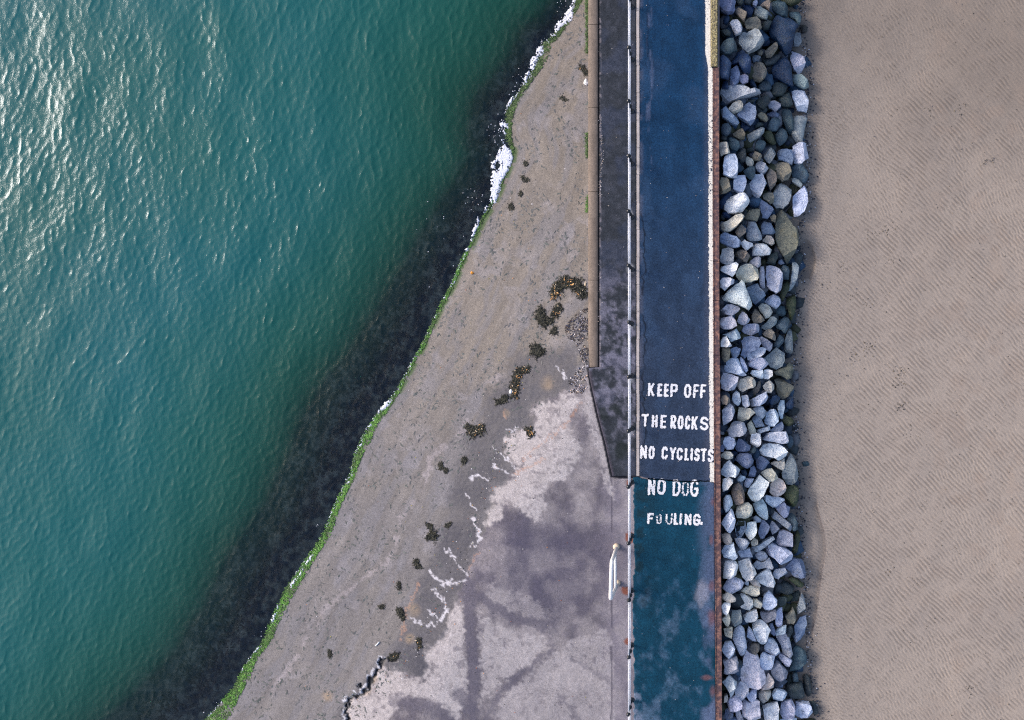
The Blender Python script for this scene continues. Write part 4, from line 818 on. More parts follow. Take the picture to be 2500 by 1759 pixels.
# smaller stones filling the gaps, and the bank they lie on
def build_rubble():
    rg = np.random.default_rng(5); bm = bmesh.new(); bmesh.ops.create_icosphere(bm, subdivisions=1, radius=1)
    bv = np.array([v.co[:] for v in bm.verts]); bf = np.array([[v.index for v in f.verts] for f in bm.faces]); bm.free()
    Vs, Fs, Cs = [], [], []; nb = 0
    pal = [lin(56,80,106), lin(60,68,74), lin(96,104,120), lin(70,74,58), lin(120,122,130), lin(46,58,76)]
    for i in range(1500):
        py = rg.uniform(-160, 1900); px = rg.uniform(1758, float(xedge(py))+6)
        z = float(zheap(px))-rg.uniform(.30, .60); r = rg.uniform(.10, .30)
        v = bv*rg.uniform(.75, 1.25, (len(bv), 1))*[r*rg.uniform(.7, 1.3), r*rg.uniform(.7, 1.3), r*.8]
        an = rg.uniform(0, 6.28); ca, sa = math.cos(an), math.sin(an)
        v = np.stack([v[:, 0]*ca-v[:, 1]*sa, v[:, 0]*sa+v[:, 1]*ca, v[:, 2]], -1)+P3(px, py, z)
        Vs.append(v); Fs.append(bf+nb); nb += len(v)
        c = pal[rg.integers(len(pal))]*rg.uniform(.6, 1.3); Cs.append(np.tile(np.append(c, .6), (len(v), 1)))
    for i in range(1400):      # shells and pebbles washed against the toe of the bank
        py = rg.uniform(-60, 1830); px = float(xedge(py))+abs(rg.normal(0, 11))-4
        r = rg.uniform(.010, .035); v = bv*rg.uniform(.7, 1.3, (len(bv), 1))*[r, r*.8, r*.5]+P3(px, py, ZS-.03)
        Vs.append(v); Fs.append(bf+nb); nb += len(v)
        c = lin(52,56,72)*rg.uniform(.6, 1.5) if rg.random() < .82 else lin(190,190,200); Cs.append(np.tile(np.append(c, .7), (len(v), 1)))
    m = attr_mat("rubble_stone", grain=((25, .3), (8, .3)), bump=.5, bscale=18, bdist=.02)
    obj("rubble", raw_mesh("rubble", np.concatenate(Vs), np.concatenate(Fs), m, False, np.concatenate(Cs)), kind="stuff", label="small dark stones and shells filling gaps between the boulders", category="rubble")
    ys = np.linspace(-420, 2250, 120); xs = np.linspace(0, 1, 12); S_, T = np.meshgrid(xs, ys)
    X = 1756+S_*(xedge(T)+30-1756); Z = zheap(X)-.62+(vnoise(X/12, T/12, 4)-.5)*.1
    V = np.stack(Pm(X, T, Z), -1).reshape(-1, 3)
    obj("rock_bank", raw_mesh("rock_bank", V, grid_faces(120, 12), plain_mat("bank_silt", lin(40,46,52), .8, .3, var=.4, vscale=5)), kind="structure")
build_rubble()

# ================================================================== RAILING
galv = plain_mat("galvanised_tube", lin(204,207,218), .4, .5, metal=0, var=.08, vscale=4, bump=.08)
ball_m = plain_mat("black_paint", lin(22,26,36), .28, .6, var=.25, vscale=20, bump=.1)
ZT, ZM = 1.08, .56          # upper and middle rail heights above datum
XR = (1542.2-NX)/S
rail = empty("railing", (XR, 0, 0), label="long galvanised two-rail railing with black ball posts along the ledge", category="railing")
bpy.context.view_layer.update()
def lathe(name, prof, mat, n=18):
    bm = bmesh.new(); rings = []
    for r, z in prof:
        if r < 1e-4: rings.append([bm.verts.new((0, 0, z))])
        else: rings.append([bm.verts.new((r*math.cos(2*math.pi*k/n), r*math.sin(2*math.pi*k/n), z)) for k in range(n)])
    for a, b in zip(rings[:-1], rings[1:]):
        if len(a) == 1 and len(b) == 1: continue
        for k in range(n):
            j = (k+1) % n
            if len(a) == 1: bm.faces.new((a[0], b[j], b[k]))
            elif len(b) == 1: bm.faces.new((a[k], a[j], b[0]))
            else: bm.faces.new((a[k], a[j], b[j], b[k]))
    bmesh.ops.recalc_face_normals(bm, faces=bm.faces[:])
    me = bpy.data.meshes.new(name); bm.to_mesh(me); bm.free(); me.materials.append(mat)
    for f in me.polygons: f.use_smooth = True
    return me
def ballp(r, zc, n=9): return [(r*math.sin(math.pi*i/n), zc-r*math.cos(math.pi*i/n)) for i in range(n+1)]
post_me = lathe("post", [(0, 0), (.085, 0), (.085, .02), (.05, .03), (.026, .06), (.022, ZT-.05), (0, ZT-.05)], ball_m, 14)
ball_me = lathe("ball", ballp(.068, 0), ball_m, 18)
collar_me = lathe("collar", [(0, -.1), (.036, -.1), (.036, .1), (0, .1)], ball_m, 12)
ys_w = []
for py in [-152, -18]+POSTY+[1884, 2024]:
    a = P3(1535, py, ZT); ys_w.append(a[1])
rr = random.Random(2)
for y in ys_w:
    z0 = ZP if y > -(1165-NY)/S else 0.0
    p = obj("post", post_me); p.location = (XR, y, z0); p.rotation_euler = (rr.uniform(-.012, .012), rr.uniform(-.012, .012), 0); adopt(p, rail)
    for zb in (ZT, ZM):
        q = obj("ball", ball_me, p); q.location = (0, 0, zb-z0)
for zz, nm in ((ZT, "upper_rail"), (ZM, "middle_rail")):
    for a, b in zip(ys_w[:-1], ys_w[1:]):
        sag = rr.uniform(-.012, .006)
        o = obj(nm, tube(nm, [(XR, a-.03, zz), (XR+rr.uniform(-.006, .006), (a+b)/2, zz+sag), (XR, b+.03, zz)], .023 if zz == ZT else .020, galv, 12)); adopt(o, rail)

# ------------------------------------------------------------------ white hoop barrier beside the railing
wp = plain_mat("white_paint_worn", lin(232,230,232), .5, .4, var=.06, vscale=8, bump=.15)
cream = plain_mat("cream_footing", lin(226,204,178), .8, .3, var=.14, vscale=14, bump=.3)
A = P3(1505.5, 1337, 0); B = P3(1508.5, 1426, 0); HT = 1.72
At = P3(1493.5, 1372, HT); Bt = P3(1490.5, 1463, HT)
hoop = empty("hoop_barrier", (A[0], A[1], 0), label="white tubular hoop barrier with cream footing standing beside the railing", category="barrier")
bpy.context.view_layer.update()
adopt(obj("hoop_tube", tube("hoop_tube", arc_pts([A, At, Bt, B], .10, 8), .060, wp, 16)), hoop)
def lerp(p, q, t): return p*(1-t)+q*t
adopt(obj("cross_bar", tube("cross_bar", [lerp(A, At, .33), lerp(B, Bt, .33)], .042, wp, 12)), hoop)
for p_, r_ in ((A, .105), (B, .095)):
    ft = obj("footing", lathe("footing", [(0, -.02), (r_, -.02), (r_*1.02, .05), (r_*.8, .11), (.05, .13), (0, .13)], cream, 14)); ft.location = (p_[0]-.01, p_[1]+.03, 0); adopt(ft, hoop)

# ================================================================== PAINTED LETTERING AND LINE
paint, n_, b_ = new_mat("road_paint_white")
p_ = gcoord(n_); t1 = noise_node(n_, 30, 4, .7, coord=p_)
r1 = ramp(n_, t1.outputs[0], [(.28, lin(170,172,186)), (.45, lin(232,230,236)), (.8, lin(240,238,242))])
n_.links.new(r1.outputs[0], b_.inputs["Base Color"]); b_.inputs["Roughness"].default_value = .7
def cells(name, mask, X, Y, st, zf, mat, cut=None):
    """mask cells -> flat sheet of little quads"""
    ii = np.argwhere(mask)
    if not len(ii): return None
    nr, nc = mask.shape; F = []
    idx = lambda r, c: r*(nc+1)+c
    r, c = ii[:, 0], ii[:, 1]
    F = np.stack([r*(nc+1)+c, (r+1)*(nc+1)+c, (r+1)*(nc+1)+c+1, r*(nc+1)+c+1], -1)
    gx = X[0, 0]-st/2+np.arange(nc+1)*st; gy = Y[0, 0]-st/2+np.arange(nr+1)*st
    GX, GY = np.meshgrid(gx, gy)
    jx = (vnoise(GX*1.7, GY*1.7, 3)-.5)*st*.7; jy = (vnoise(GX*1.7, GY*1.7, 8)-.5)*st*.7
    V = np.stack(Pm(GX+jx, GY+jy, zf(GX, GY)), -1).reshape(-1, 3)
    V, F = compact(V, F)
    return raw_mesh(name, V, F, mat)
LET = {'K': [[(0,0),(0,1)],[(1,0),(.08,.55)],[(.3,.42),(1,1)]], 'E': [[(1,0),(0,0),(0,1),(1,1)],[(0,.5),(.8,.5)]], 'P': [[(0,1),(0,0),(.75,0),(1,.12),(1,.4),(.75,.55),(0,.55)]],
       'O': [[(.3,0),(.7,0),(1,.2),(1,.8),(.7,1),(.3,1),(0,.8),(0,.2),(.3,0)]], 'F': [[(1,0),(0,0),(0,1)],[(0,.48),(.75,.48)]], 'T': [[(0,0),(1,0)],[(.5,0),(.5,1)]],
       'H': [[(0,0),(0,1)],[(1,0),(1,1)],[(0,.5),(1,.5)]], 'R': [[(0,1),(0,0),(.75,0),(1,.15),(1,.38),(.75,.52),(0,.52)],[(.45,.52),(1,1)]], 'C': [[(1,.22),(.7,0),(.3,0),(0,.2),(0,.8),(.3,1),(.7,1),(1,.78)]],
       'S': [[(1,.18),(.7,0),(.3,0),(0,.16),(.05,.38),(.9,.6),(1,.82),(.7,1),(.3,1),(0,.82)]], 'N': [[(0,1),(0,0),(1,1),(1,0)]], 'Y': [[(0,0),(.5,.5),(1,0)],[(.5,.5),(.5,1)]], 'L': [[(0,0),(0,1),(1,1)]],
       'I': [[(.5,0),(.5,1)]], 'D': [[(0,0),(.6,0),(1,.25),(1,.75),(.6,1),(0,1),(0,0)]], 'G': [[(1,.2),(.7,0),(.3,0),(0,.2),(0,.8),(.3,1),(.7,1),(1,.8),(1,.55),(.6,.55)]], 'U': [[(0,0),(0,.8),(.3,1),(.7,1),(1,.8),(1,0)]], '.': [[(.5,.9),(.5,1)]]}
LINES = [("KEEP OFF", .02, [('K',725,782,200,315),('E',808,852,205,318),('E',866,908,207,320),('P',922,986,208,322),('O',1042,1104,210,328),('F',1122,1172,211,331),('F',1184,1236,211,333)]),
         ("THE ROCKS", .02, [('T',670,732,472,582),('H',759,811,478,590),('E',835,887,480,596),('R',923,972,481,600),('O',986,1036,486,605),('C',1050,1096,488,606),('K',1106,1162,490,610),('S',1182,1255,496,613)]),
         ("NO CYCLISTS", .04, [('N',657,716,746,862),('O',731,783,751,866),('C',844,900,757,869),('Y',914,971,763,873),('C',977,1030,766,876),('L',1047,1087,770,880),('I',1092,1124,770,881),('S',1131,1180,772,886),('T',1186,1241,774,889),('S',1250,1302,780,892)]),
         ("NO DOG", .05, [('N',726,788,1036,1181),('O',808,880,1037,1178),('D',941,1010,1046,1190),('O',1022,1084,1062,1190),('G',1096,1168,1046,1195)]),
         ("FOULING", .08, [('F',719,776,1340,1436),('O',797,845,1346,1436),('U',880,940,1342,1440),('L',951,989,1340,1443),('I',998,1028,1342,1444),('N',1046,1106,1346,1446),('G',1121,1186,1346,1450),('.',1188,1204,1346,1446)])]
WEARK = {("NO DOG", 3): .33, ("FOULING", 1): .34, ("FOULING", 2): .28, ("FOULING", 0): .18}
def paint_z(X, Y): return np.where(Y < yjoint(X)-1, ZP+.012, ZL+.012)
for wi, (word, wear, ls) in enumerate(LINES):
    cxm = np.mean([(l[1]+l[2])/2 for l in ls])/3.59+1380; cym = np.mean([(l[3]+l[4])/2 for l in ls])/3.59+880
    base = P3(cxm, cym, ZP)
    e = empty("painted_words", (base[0], base[1], 0.0), label=f"white hand-painted words {word} on the blue path", category="lettering")
    bpy.context.view_layer.update()
    for li, (ch, x0, x1, y0, y1) in enumerate(ls):
        sw = (20 if wi < 3 else 21)/3.59/2*(.72 if (wi, li) in ((4, 1), (4, 2), (3, 3)) else 1)
        X0, X1, Y0_, Y1_ = 1380+x0/3.59+sw, 1380+x1/3.59-sw, 880+y0/3.59+sw, 880+y1/3.59-sw
        st = .62; gx = np.arange(X0-sw-1, X1+sw+1, st); gy = np.arange(Y0_-sw-1, Y1_+sw+1, st); GX, GY = np.meshgrid(gx, gy)
        d = np.full(GX.shape, 1e9)
        for s_ in LET[ch]:
            q = [(X0+u*(X1-X0)+(.5-v)*1.2, Y0_+v*(Y1_-Y0_)) for u, v in s_]
            d = np.minimum(d, seg_dist(GX, GY, q))
        rag = (vnoise(GX/1.6, GY/1.6, li*13+wi)-.5)*1.5+(vnoise(GX/5, GY/5, li+40)-.5)*1.0
        wr = WEARK.get((word, li), wear)
        holes = fbm(GX/3.2, GY/3.2, 90+wi*5+li, 3) > 1-wr*1.25-.12*(wr < .1)-.05
        mk = (d+rag < sw) & ~holes
        mk &= ~((np.abs(GY-yjoint(GX)) < 1.8))
        me = cells("letter", mk, GX, GY, st, paint_z, paint)
        if me: adopt(obj("letter", me, label=f"painted letter {ch}" if ch != '.' else "painted full stop"), e)
def build_line():
    st = 1.0; gx = np.arange(1719, 1746, st); gy = np.arange(Y0, 1178, st); X, Y = np.meshgrid(gx, gy)
    xl = np.interp(Y, [Y0,0,130,168,300,600,1000,1177], [1722,1722,1722.4,1729,1729.6,1730.4,1732.2,1733])
    xr = np.minimum(xwall(Y)-15.2, np.interp(Y, [Y0,0,160,166,172,2000], [1734.8,1734.8,1735.2,1738,1742,1752]))
    rag = (vnoise(X/1.7, Y/1.7, 5)-.5)*2.6+(vnoise(X/7, Y/7, 6)-.5)*1.6
    mk = (X > xl+rag) & (X < xr-np.abs(rag)*.4)
    spec = fbm(X/2.2, Y/2.2, 15, 2); mk &= ~(spec > .80-.14*((Y > 280) & (Y < 480)))
    mk &= ~(np.abs(Y-1043) < .9) & ~((Y > 1096) & (Y < 1129.5))
    me = cells("edge_line", mk, X, Y, st, lambda a, b: 0*a+ZP+.006, plain_mat("line_paint_dirty", lin(228,222,214), .75, .3, var=.16, vscale=20))
    obj("edge_line", me, label="worn white painted line along the path beside the rusty capping", category="line")
build_line()

# ================================================================== FOAM, ALGAE, WEED, LITTER
foam_m = plain_mat("sea_foam", lin(226,228,242), .9, .2, var=.08, vscale=22, bump=.6, bscale=45)
FO = [([(1075,-10),(1100,-10),(1092,50),(1075,90),(1075,130),(1060,190),(1020,205),(980,240),(930,295),(912,270),(915,220),(940,190),(990,165),(1000,120),(1040,80)],1100,0,3.59),
      ([(875,295),(920,300),(925,315),(895,325),(880,310)],1100,0,3.59),([(830,370),(865,360),(855,390),(835,400)],1100,0,3.59),
      ([(735,495),(760,410),(795,405),(820,465),(770,500),(760,540),(745,590),(735,615),(690,600),(700,540),(715,500)],1100,0,3.59),
      ([(665,620),(695,620),(695,660),(670,700),(670,740),(640,760),(630,720),(645,680)],1100,0,3.59),([(540,840),(565,850),(530,915),(490,960),(475,955),(510,890)],1100,0,3.59),
      ([(430,1080),(470,1070),(500,1080),(500,1130),(480,1125),(460,1110),(440,1140)],1100,0,3.59),([(460,1140),(490,1165),(485,1190),(465,1170)],1100,0,3.59),([(440,1220),(475,1230),(460,1258)],1100,0,3.59),
      ([(470,1260),(490,1280),(530,1310),(550,1370),(530,1440),(510,1500),(470,1560),(440,1610),(430,1680),(410,1740),(385,1790),(368,1760),(355,1640),(350,1540),(370,1500),(410,1490),(440,1440),(400,1420),(390,1480),(340,1470),(345,1430),(390,1400),(400,1360),(440,1290)],1100,0,3.59),
      ([(1075,0),(1145,0),(1120,60),(1090,120),(1080,165),(1060,150),(1070,80)],900,450,3.588),([(1030,180),(1045,215),(1010,260),(1005,245)],900,450,3.588),
      ([(955,285),(965,310),(960,370),(930,440),(905,500),(890,480),(905,410),(930,360)],900,450,3.588),([(885,535),(890,560),(850,600),(840,570)],900,450,3.588),
      ([(835,610),(852,606),(845,630),(835,632)],900,450,3.588),([(755,845),(742,880),(722,905),(716,892)],900,450,3.588),([(660,980),(685,975),(668,1000),(655,1000)],900,450,3.588),([(600,1125),(612,1135),(580,1170),(572,1160)],900,450,3.588),
      ([(735,265),(745,285),(700,335),(640,380),(635,360),(680,300)],700,880,2.87),([(590,440),(600,450),(575,475),(570,460)],700,880,2.87),([(520,580),(530,590),(512,610),(505,600)],700,880,2.87),([(445,795),(465,800),(455,820)],700,880,2.87),([(425,850),(450,850),(425,872)],700,880,2.87),
      ([(765,205),(772,215),(730,270),(690,330),(650,385),(638,375),(690,310),(740,225)],400,1250,2.087),([(580,470),(592,478),(565,545),(550,575),(543,550),(570,490)],400,1250,2.087),([(478,690),(486,696),(465,722),(458,716)],400,1250,2.087)]
def build_foam():
    Vs, Fs, nb = [], [], 0
    for i, (pts, ox, oy, k) in enumerate(FO):
        q = pl(pts, ox, oy, k); a = np.array(q); st = .9
        gx = np.arange(a[:, 0].min()-3, a[:, 0].max()+3, st); gy = np.arange(a[:, 1].min()-3, a[:, 1].max()+3, st); X, Y = np.meshgrid(gx, gy)
        s = sdf_poly(X, Y, q)+(vnoise(X/2.4, Y/2.4, i)-.5)*3.2+(fbm(X/6, Y/6, i+50, 2)-.5)*2
        s -= 6*smooth(.58, .68, fbm(X/4, Y/4, 31, 3))
        dz = np.sqrt(np.clip(s, 0, 5)/5)*.035+(vnoise(X/1.8, Y/1.8, 9)-.5)*.012
        zz = np.maximum(ZW+.012, zslip(X, Y)+.004)+dz
        keep = s[:-1, :-1] > 0
        if not keep.any(): continue
        V = np.stack(Pm(X, Y, zz), -1).reshape(-1, 3); F = grid_faces(len(gy), len(gx), keep)
        V, F = compact(V, F); Vs.append(V); Fs.append(F+nb); nb += len(V)
    rg = np.random.default_rng(8); fl = []
    for cx, cy, sx, sy, n in ((1155,485,15,10,16),(1150,516,3,3,3),(1212,330,14,24,30),(1224,305,8,8,20),(1270,215,10,25,22),(1325,105,6,10,10),(1375,25,8,14,8),(1080,590,40,60,14),(780,1310,12,20,8),(640,1560,14,30,8),(520,1735,14,8,8)):
        for _ in range(n):
            px, py = cx+rg.normal(0, sx), cy+rg.normal(0, sy)
            if dwl(px, py) > 2: continue
            fl.append((px, py, rg.uniform(.4, 1.3)))
    # broken line of bubbles all along the weed fringe
    for t in np.linspace(0, 1, 1100):
        py = 20+t*1730; px = float(xwl(py))
        if vnoise(np.array(py/60.), np.array(0.), 4) > .36 and rg.random() < .7: fl.append((px+rg.normal(-1.5, 2.2), py, rg.uniform(.4, 1.5)))
    for px, py, r in fl:
        n = 7; an = np.linspace(0, 6.283, n, endpoint=False); rr_ = r*rg.uniform(.6, 1.3, n)
        xs = np.concatenate([[px], px+rr_*np.cos(an)]); ysv = np.concatenate([[py], py+rr_*np.sin(an)])
        z = np.full(n+1, max(ZW+.02, float(zslip(px, py))+.012)); z[0] += .012
        V = np.stack(Pm(xs, ysv, z), -1); F = np.array([[0, 1+(j+1) % n, 1+j, 0] for j in range(n)])
        Vs.append(V); Fs.append(F+nb); nb += len(V)
    V = np.concatenate(Vs); F = np.concatenate(Fs); tri = F[:, 0] == F[:, 3]
    q = F[~tri]; F3 = np.concatenate([q[:, [0, 1, 2]], q[:, [0, 2, 3]], F[tri][:, :3]])
    obj("sea_foam", raw_mesh("sea_foam", V, F3, foam_m, True), kind="stuff", label="white sea foam caught along the green weed line", category="foam")
build_foam()

def blades(name, px, py, zf, L, Wd, ang, lift, cols, mat, seed, **props):
    """many small bent leaf strips"""
    rg = np.random.default_rng(seed); n = len(px); t = np.array([0, .35, .7, 1.0]); wd = np.array([.6, 1, .8, .1])
    V = np.zeros((n, 8, 3)); bend = rg.normal(0, .5, n)
    for k in range(4):
        a = ang+bend*t[k]; cx = px+np.cos(a)*L*t[k]; cyy = py+np.sin(a)*L*t[k]
        z = zf(cx, cyy)+lift*np.sin(math.pi*min(t[k]*.8+.12, 1))+.004
        for s_, j in ((-1, 0), (1, 1)):
            x, y, zz = Pm(cx-np.sin(a)*Wd*wd[k]*s_, cyy+np.cos(a)*Wd*wd[k]*s_, z+rg.normal(0, .003, n))
            V[:, k*2+j] = np.stack([x, y, zz], -1)
    b = np.array([[0, 1, 3, 2], [2, 3, 5, 4], [4, 5, 7, 6]])
    F = (b[None]+np.arange(n)[:, None, None]*8).reshape(-1, 4)
    c = np.repeat(np.concatenate([cols, np.full((n, 1), .55)], -1), 8, 0)
    return obj(name, raw_mesh(name, V.reshape(-1, 3), F, mat, False, c), **props)
leafm = attr_mat("weed_leaf", grain=((30, .25),), bump=0, spec=.35)
def pick(rg, pal, n, lo=.7, hi=1.3):
    pal = np.array(pal); return pal[rg.integers(0, len(pal), n)]*rg.uniform(lo, hi, (n, 1))
def build_algae():
    rg = np.random.default_rng(21)
    ce = np.array(CE, float); n = 26000
    py = rg.uniform(-25, 1830, n); xw = xwl(py); xc = np.interp(py, ce[:, 1], ce[:, 0])
    t = rg.beta(1.25, 1.25, n); dens = .3+.7*vnoise(py/40, py*0, 5)
    px = xw-1.5+((xc-xw)*.82+1.0)*t
    keep = rg.random(n) < dens*np.clip((xc-xw)/22, .28, 1)*(.25+.75*smooth(.3, .55, fbm(px/9, py/9, 4, 3)))
    px, py, t = px[keep], py[keep], t[keep]; n = len(px)
    # slime creeping along the foot of the coping
    k = 700; cy_ = np.concatenate([rg.uniform(-20, 130, 420), rg.uniform(325, 385, 200), rg.uniform(480, 520, 80)]); cx_ = 1434.5+rg.normal(0, 1.6, k)
    px = np.concatenate([px, cx_]); py = np.concatenate([py, cy_]); n = len(px)
    ang = np.radians(205)+rg.normal(0, .75, n)
    upper = smooth(700, 250, py)[:, None]
    br = pick(rg, [lin(84,140,46), lin(66,116,38), lin(104,152,62), lin(48,84,32)], n); dk = pick(rg, [lin(66,92,46), lin(48,70,38), lin(84,104,60), lin(40,56,36)], n)
    upper = np.clip(upper*.85+.75*smooth(.45, .75, fbm(px/16, py/16, 9, 3))[:, None], 0, .95)
    col = br*(1-upper)+dk*upper
    blades("green_algae", px, py, lambda a, b: np.maximum(zslip(a, b), ZW+.004), rg.uniform(3, 8, n), rg.uniform(.45, 1.0, n), ang, rg.uniform(.004, .03, n), col, leafm, 3, kind="stuff", label="bright green algae fringe along the waterline of the slipway", category="algae")
    # brown and black weed on the drowned part of the slope
    n = 9000; py = rg.uniform(-30, 1830, n); dd = np.abs(rg.normal(0, 85, n))+2; ang0 = np.arctan2(-.45, -.89)
    px = xwl(py)-dd*1.12; m = vnoise(px/30, py/30, 8)*.7+vnoise(px/11, py/11, 18)*.5 > .52
    px, py = px[m], py[m]; n = len(px)
    col = pick(rg, [lin(20,30,40), lin(50,52,52), lin(16,28,44), lin(66,66,62), lin(34,44,46)], n)
    blades("drowned_seaweed", px, py, lambda a, b: np.minimum(zslip(a, b), ZW-.09), rg.uniform(6, 16, n), rg.uniform(.8, 2.0, n), ang0+rg.normal(0, .8, n), rg.uniform(.01, .06, n), col, leafm, 4, kind="stuff", label="dark brown seaweed under the shallow water along the slipway", category="seaweed")
    # olive scraps of weed pressed flat on the mud
    n = 9000; px = rg.uniform(560, 1436, n); py = rg.uniform(0, 1759, n); d = dwl(px, py)
    m = (d > 14) & (d < 330) & (vnoise(px/45, py/45, 3)*.6+vnoise(px/16, py/16, 13)*.5 > .47+.0009*np.maximum(d-120, 0))
    px, py = px[m], py[m]; n = len(px)
    col = pick(rg, [lin(95,97,99), lin(87,92,94), lin(100,99,101), lin(78,84,84), lin(104,102,104)], n, .85, 1.08)
    blades("weed_scraps", px, py, zslip, rg.uniform(4, 12, n), rg.uniform(.9, 2.4, n), rg.uniform(0, 6.28, n), np.full(n, .003), col, leafm, 6, kind="stuff", label="faint grey-green weed scraps pressed flat on the muddy slipway", category="weed")
build_algae()

# clumps of washed-up seaweed, each its own heap
CL = [([(1352,722),(1357,706),(1379,690),(1402,690),(1416,706),(1424,722)],13,"largest dark seaweed heap, arched, with orange straw, near the coping",1),
      ([(1318,758),(1322,778),(1328,790)],10,"dark oval seaweed clump left of the arched heap",0),([(1340,783),(1346,785)],6,"small dark seaweed knot right of the oval clump",0),
      ([(1352,770),(1358,758),(1366,748)],8,"ragged seaweed tuft just below the arched heap",1),([(1349,814),(1354,804)],6,"small seaweed tuft below the oval clump",0),
      ([(1310,848),(1314,862)],11,"thin fuzzy seaweed clump on the wet slope below the oval one",0),
      ([(1289,900),(1272,906),(1260,922),(1255,945),(1256,965)],8,"long hooked string of brown seaweed on the wet slope",1),([(1236,970),(1226,976),(1214,985)],7,"dark seaweed tuft left of the hooked string's tail",0),
      ([(1141,1040),(1146,1048)],5,"small seaweed sprig left of the sprawling clump",0),([(1152,1060),(1162,1052),(1178,1044)],9,"sprawling seaweed clump in the middle of the wet slope",1),
      ([(1285,1048),(1292,1052),(1298,1064)],6,"speckled seaweed bits on the edge of the pale concrete",1),([(1075,1134),(1078,1144)],5,"dark seaweed blob left of the white runnels",0),([(1087,1146),(1090,1152)],4,"olive seaweed sprig right of the dark blob",0),
      ([(1132,1128),(1138,1120)],5,"loose olive seaweed tuft above the white runnels",0),([(1046,1282),(1052,1286)],5,"small seaweed sprig above the round olive clump",0),([(1050,1308),(1060,1312)],9,"round olive seaweed clump low on the slope",0),([(1090,1286),(1098,1280)],4,"thin seaweed sprig right of the round olive clump",0),
      ([(1015,1370),(1020,1384)],6,"black seaweed tuft left of the branching white runnel",0),([(974,1424),(975,1436)],4,"upright small black seaweed sprig",0),([(926,1482),(934,1484)],4,"small hooked seaweed sprig on the lower slope",0),
      ([(972,1488),(980,1498),(983,1514)],6,"dark seaweed tuft on the orange stain",0),([(804,1590),(806,1606)],4,"lone dark seaweed sprig nearest the water at bottom",0),([(1020,1562),(1026,1580)],5,"dark seaweed and shell knot above the pale landing",1),
      ([(955,1606),(968,1600)],6,"seaweed caught in the broken slab edge",1),([(1282,395),(1284,404)],4,"small black seaweed scrap high on the slipway",0),([(1275,430),(1282,440),(1290,440)],4,"forked black seaweed scrap high on the slipway",0),
      ([(1372,238),(1380,244)],4,"black seaweed scrap near the coping at top",0),([(1246,500),(1249,510)],5,"brown curled seaweed scrap near the foam",0),([(1270,470),(1272,474)],4,"dark green seaweed scrap right of the long foam streak",0),
      ([(1418,164),(1426,172),(1432,180)],5,"brown leaves and weed against the coping at top",1)]
for ci, (sp, r, lab, straw) in enumerate(CL):
    rg = np.random.default_rng(100+ci); ln = np.array(sp, float); L = np.hypot(*np.diff(ln, axis=0).T).sum()
    n = int(min(1100, 20+(L*2*r+3.2*r*r)*.62)); t = rg.random(n)*(len(ln)-1); i = np.minimum(t.astype(int), len(ln)-2); f = (t-i)[:, None]
    p = ln[i]*(1-f)+ln[i+1]*f+rg.normal(0, r*.34, (n, 2))
    k6 = n//2//7      # half of the fronds trail off in strings
    for q in range(k6):
        a_ = rg.uniform(0, 6.28); b_ = p[q*7].copy()
        for w_ in range(1, 7):
            a_ += rg.normal(0, .7); b_ = b_+np.array([math.cos(a_), math.sin(a_)])*r*.24; p[q*7+w_] = b_
    col = pick(rg, [lin(22,26,20), lin(32,33,23), lin(16,20,20), lin(44,43,28), lin(26,25,20)], n)
    if straw:
        m = rg.random(n) < .07; col[m] = pick(rg, [lin(222,170,110), lin(196,140,84), lin(216,196,170)], int(m.sum()))
    o = blades("seaweed_clump", p[:, 0], p[:, 1], zslip, rg.uniform(3, 4+r*.7, n), rg.uniform(.5, 1.4, n), rg.uniform(0, 6.28, n), rg.uniform(.006, .012+.005*r, n), col, leafm, 200+ci)
    o["label"] = lab; o["category"] = "seaweed"; o["group"] = "seaweed washed up on the slipway"
    # origin at the heap's base
    c = P3(ln[:, 0].mean(), ln[:, 1].mean(), float(zslip(ln[:, 0].mean(), ln[:, 1].mean())))
    me = o.data; a = np.empty(len(me.vertices)*3, np.float32); me.vertices.foreach_get("co", a); a = a.reshape(-1, 3)-c.astype(np.float32)
    me.vertices.foreach_set("co", a.ravel()); me.update(); o.location = c

def chips(name, px, py, zf, r, cols, seed, mat=leafm, tilt=.35, **props):
    rg = np.random.default_rng(seed); n = len(px); k = 5; V = np.zeros((n, k+1, 3)); z0 = zf(px, py)
    an0 = rg.uniform(0, 6.28, n); e = rg.uniform(.35, 1, n); tx = rg.normal(0, tilt, n)
    for j in range(k):
        a = 2*math.pi*j/k; q = r*rg.uniform(.6, 1.25, n); ux = np.cos(a)*q; uy = np.sin(a)*q*e
        dx = ux*np.cos(an0)-uy*np.sin(an0); dy = ux*np.sin(an0)+uy*np.cos(an0)
        x, y, z = Pm(px+dx, py+dy, z0+.006+np.abs(ux*tx)/S*.6); V[:, j] = np.stack([x, y, z], -1)
    x, y, z = Pm(px, py, z0+.010+.35*r/S); V[:, k] = np.stack([x, y, z], -1)
    b = np.array([[j, k, (j+1) % k] for j in range(k)]); F = (b[None]+np.arange(n)[:, None, None]*(k+1)).reshape(-1, 3)
    c = np.repeat(np.concatenate([cols, np.full((n, 1), .6)], -1), k+1, 0)
    return obj(name, raw_mesh(name, V.reshape(-1, 3), F, mat, False, c), **props)
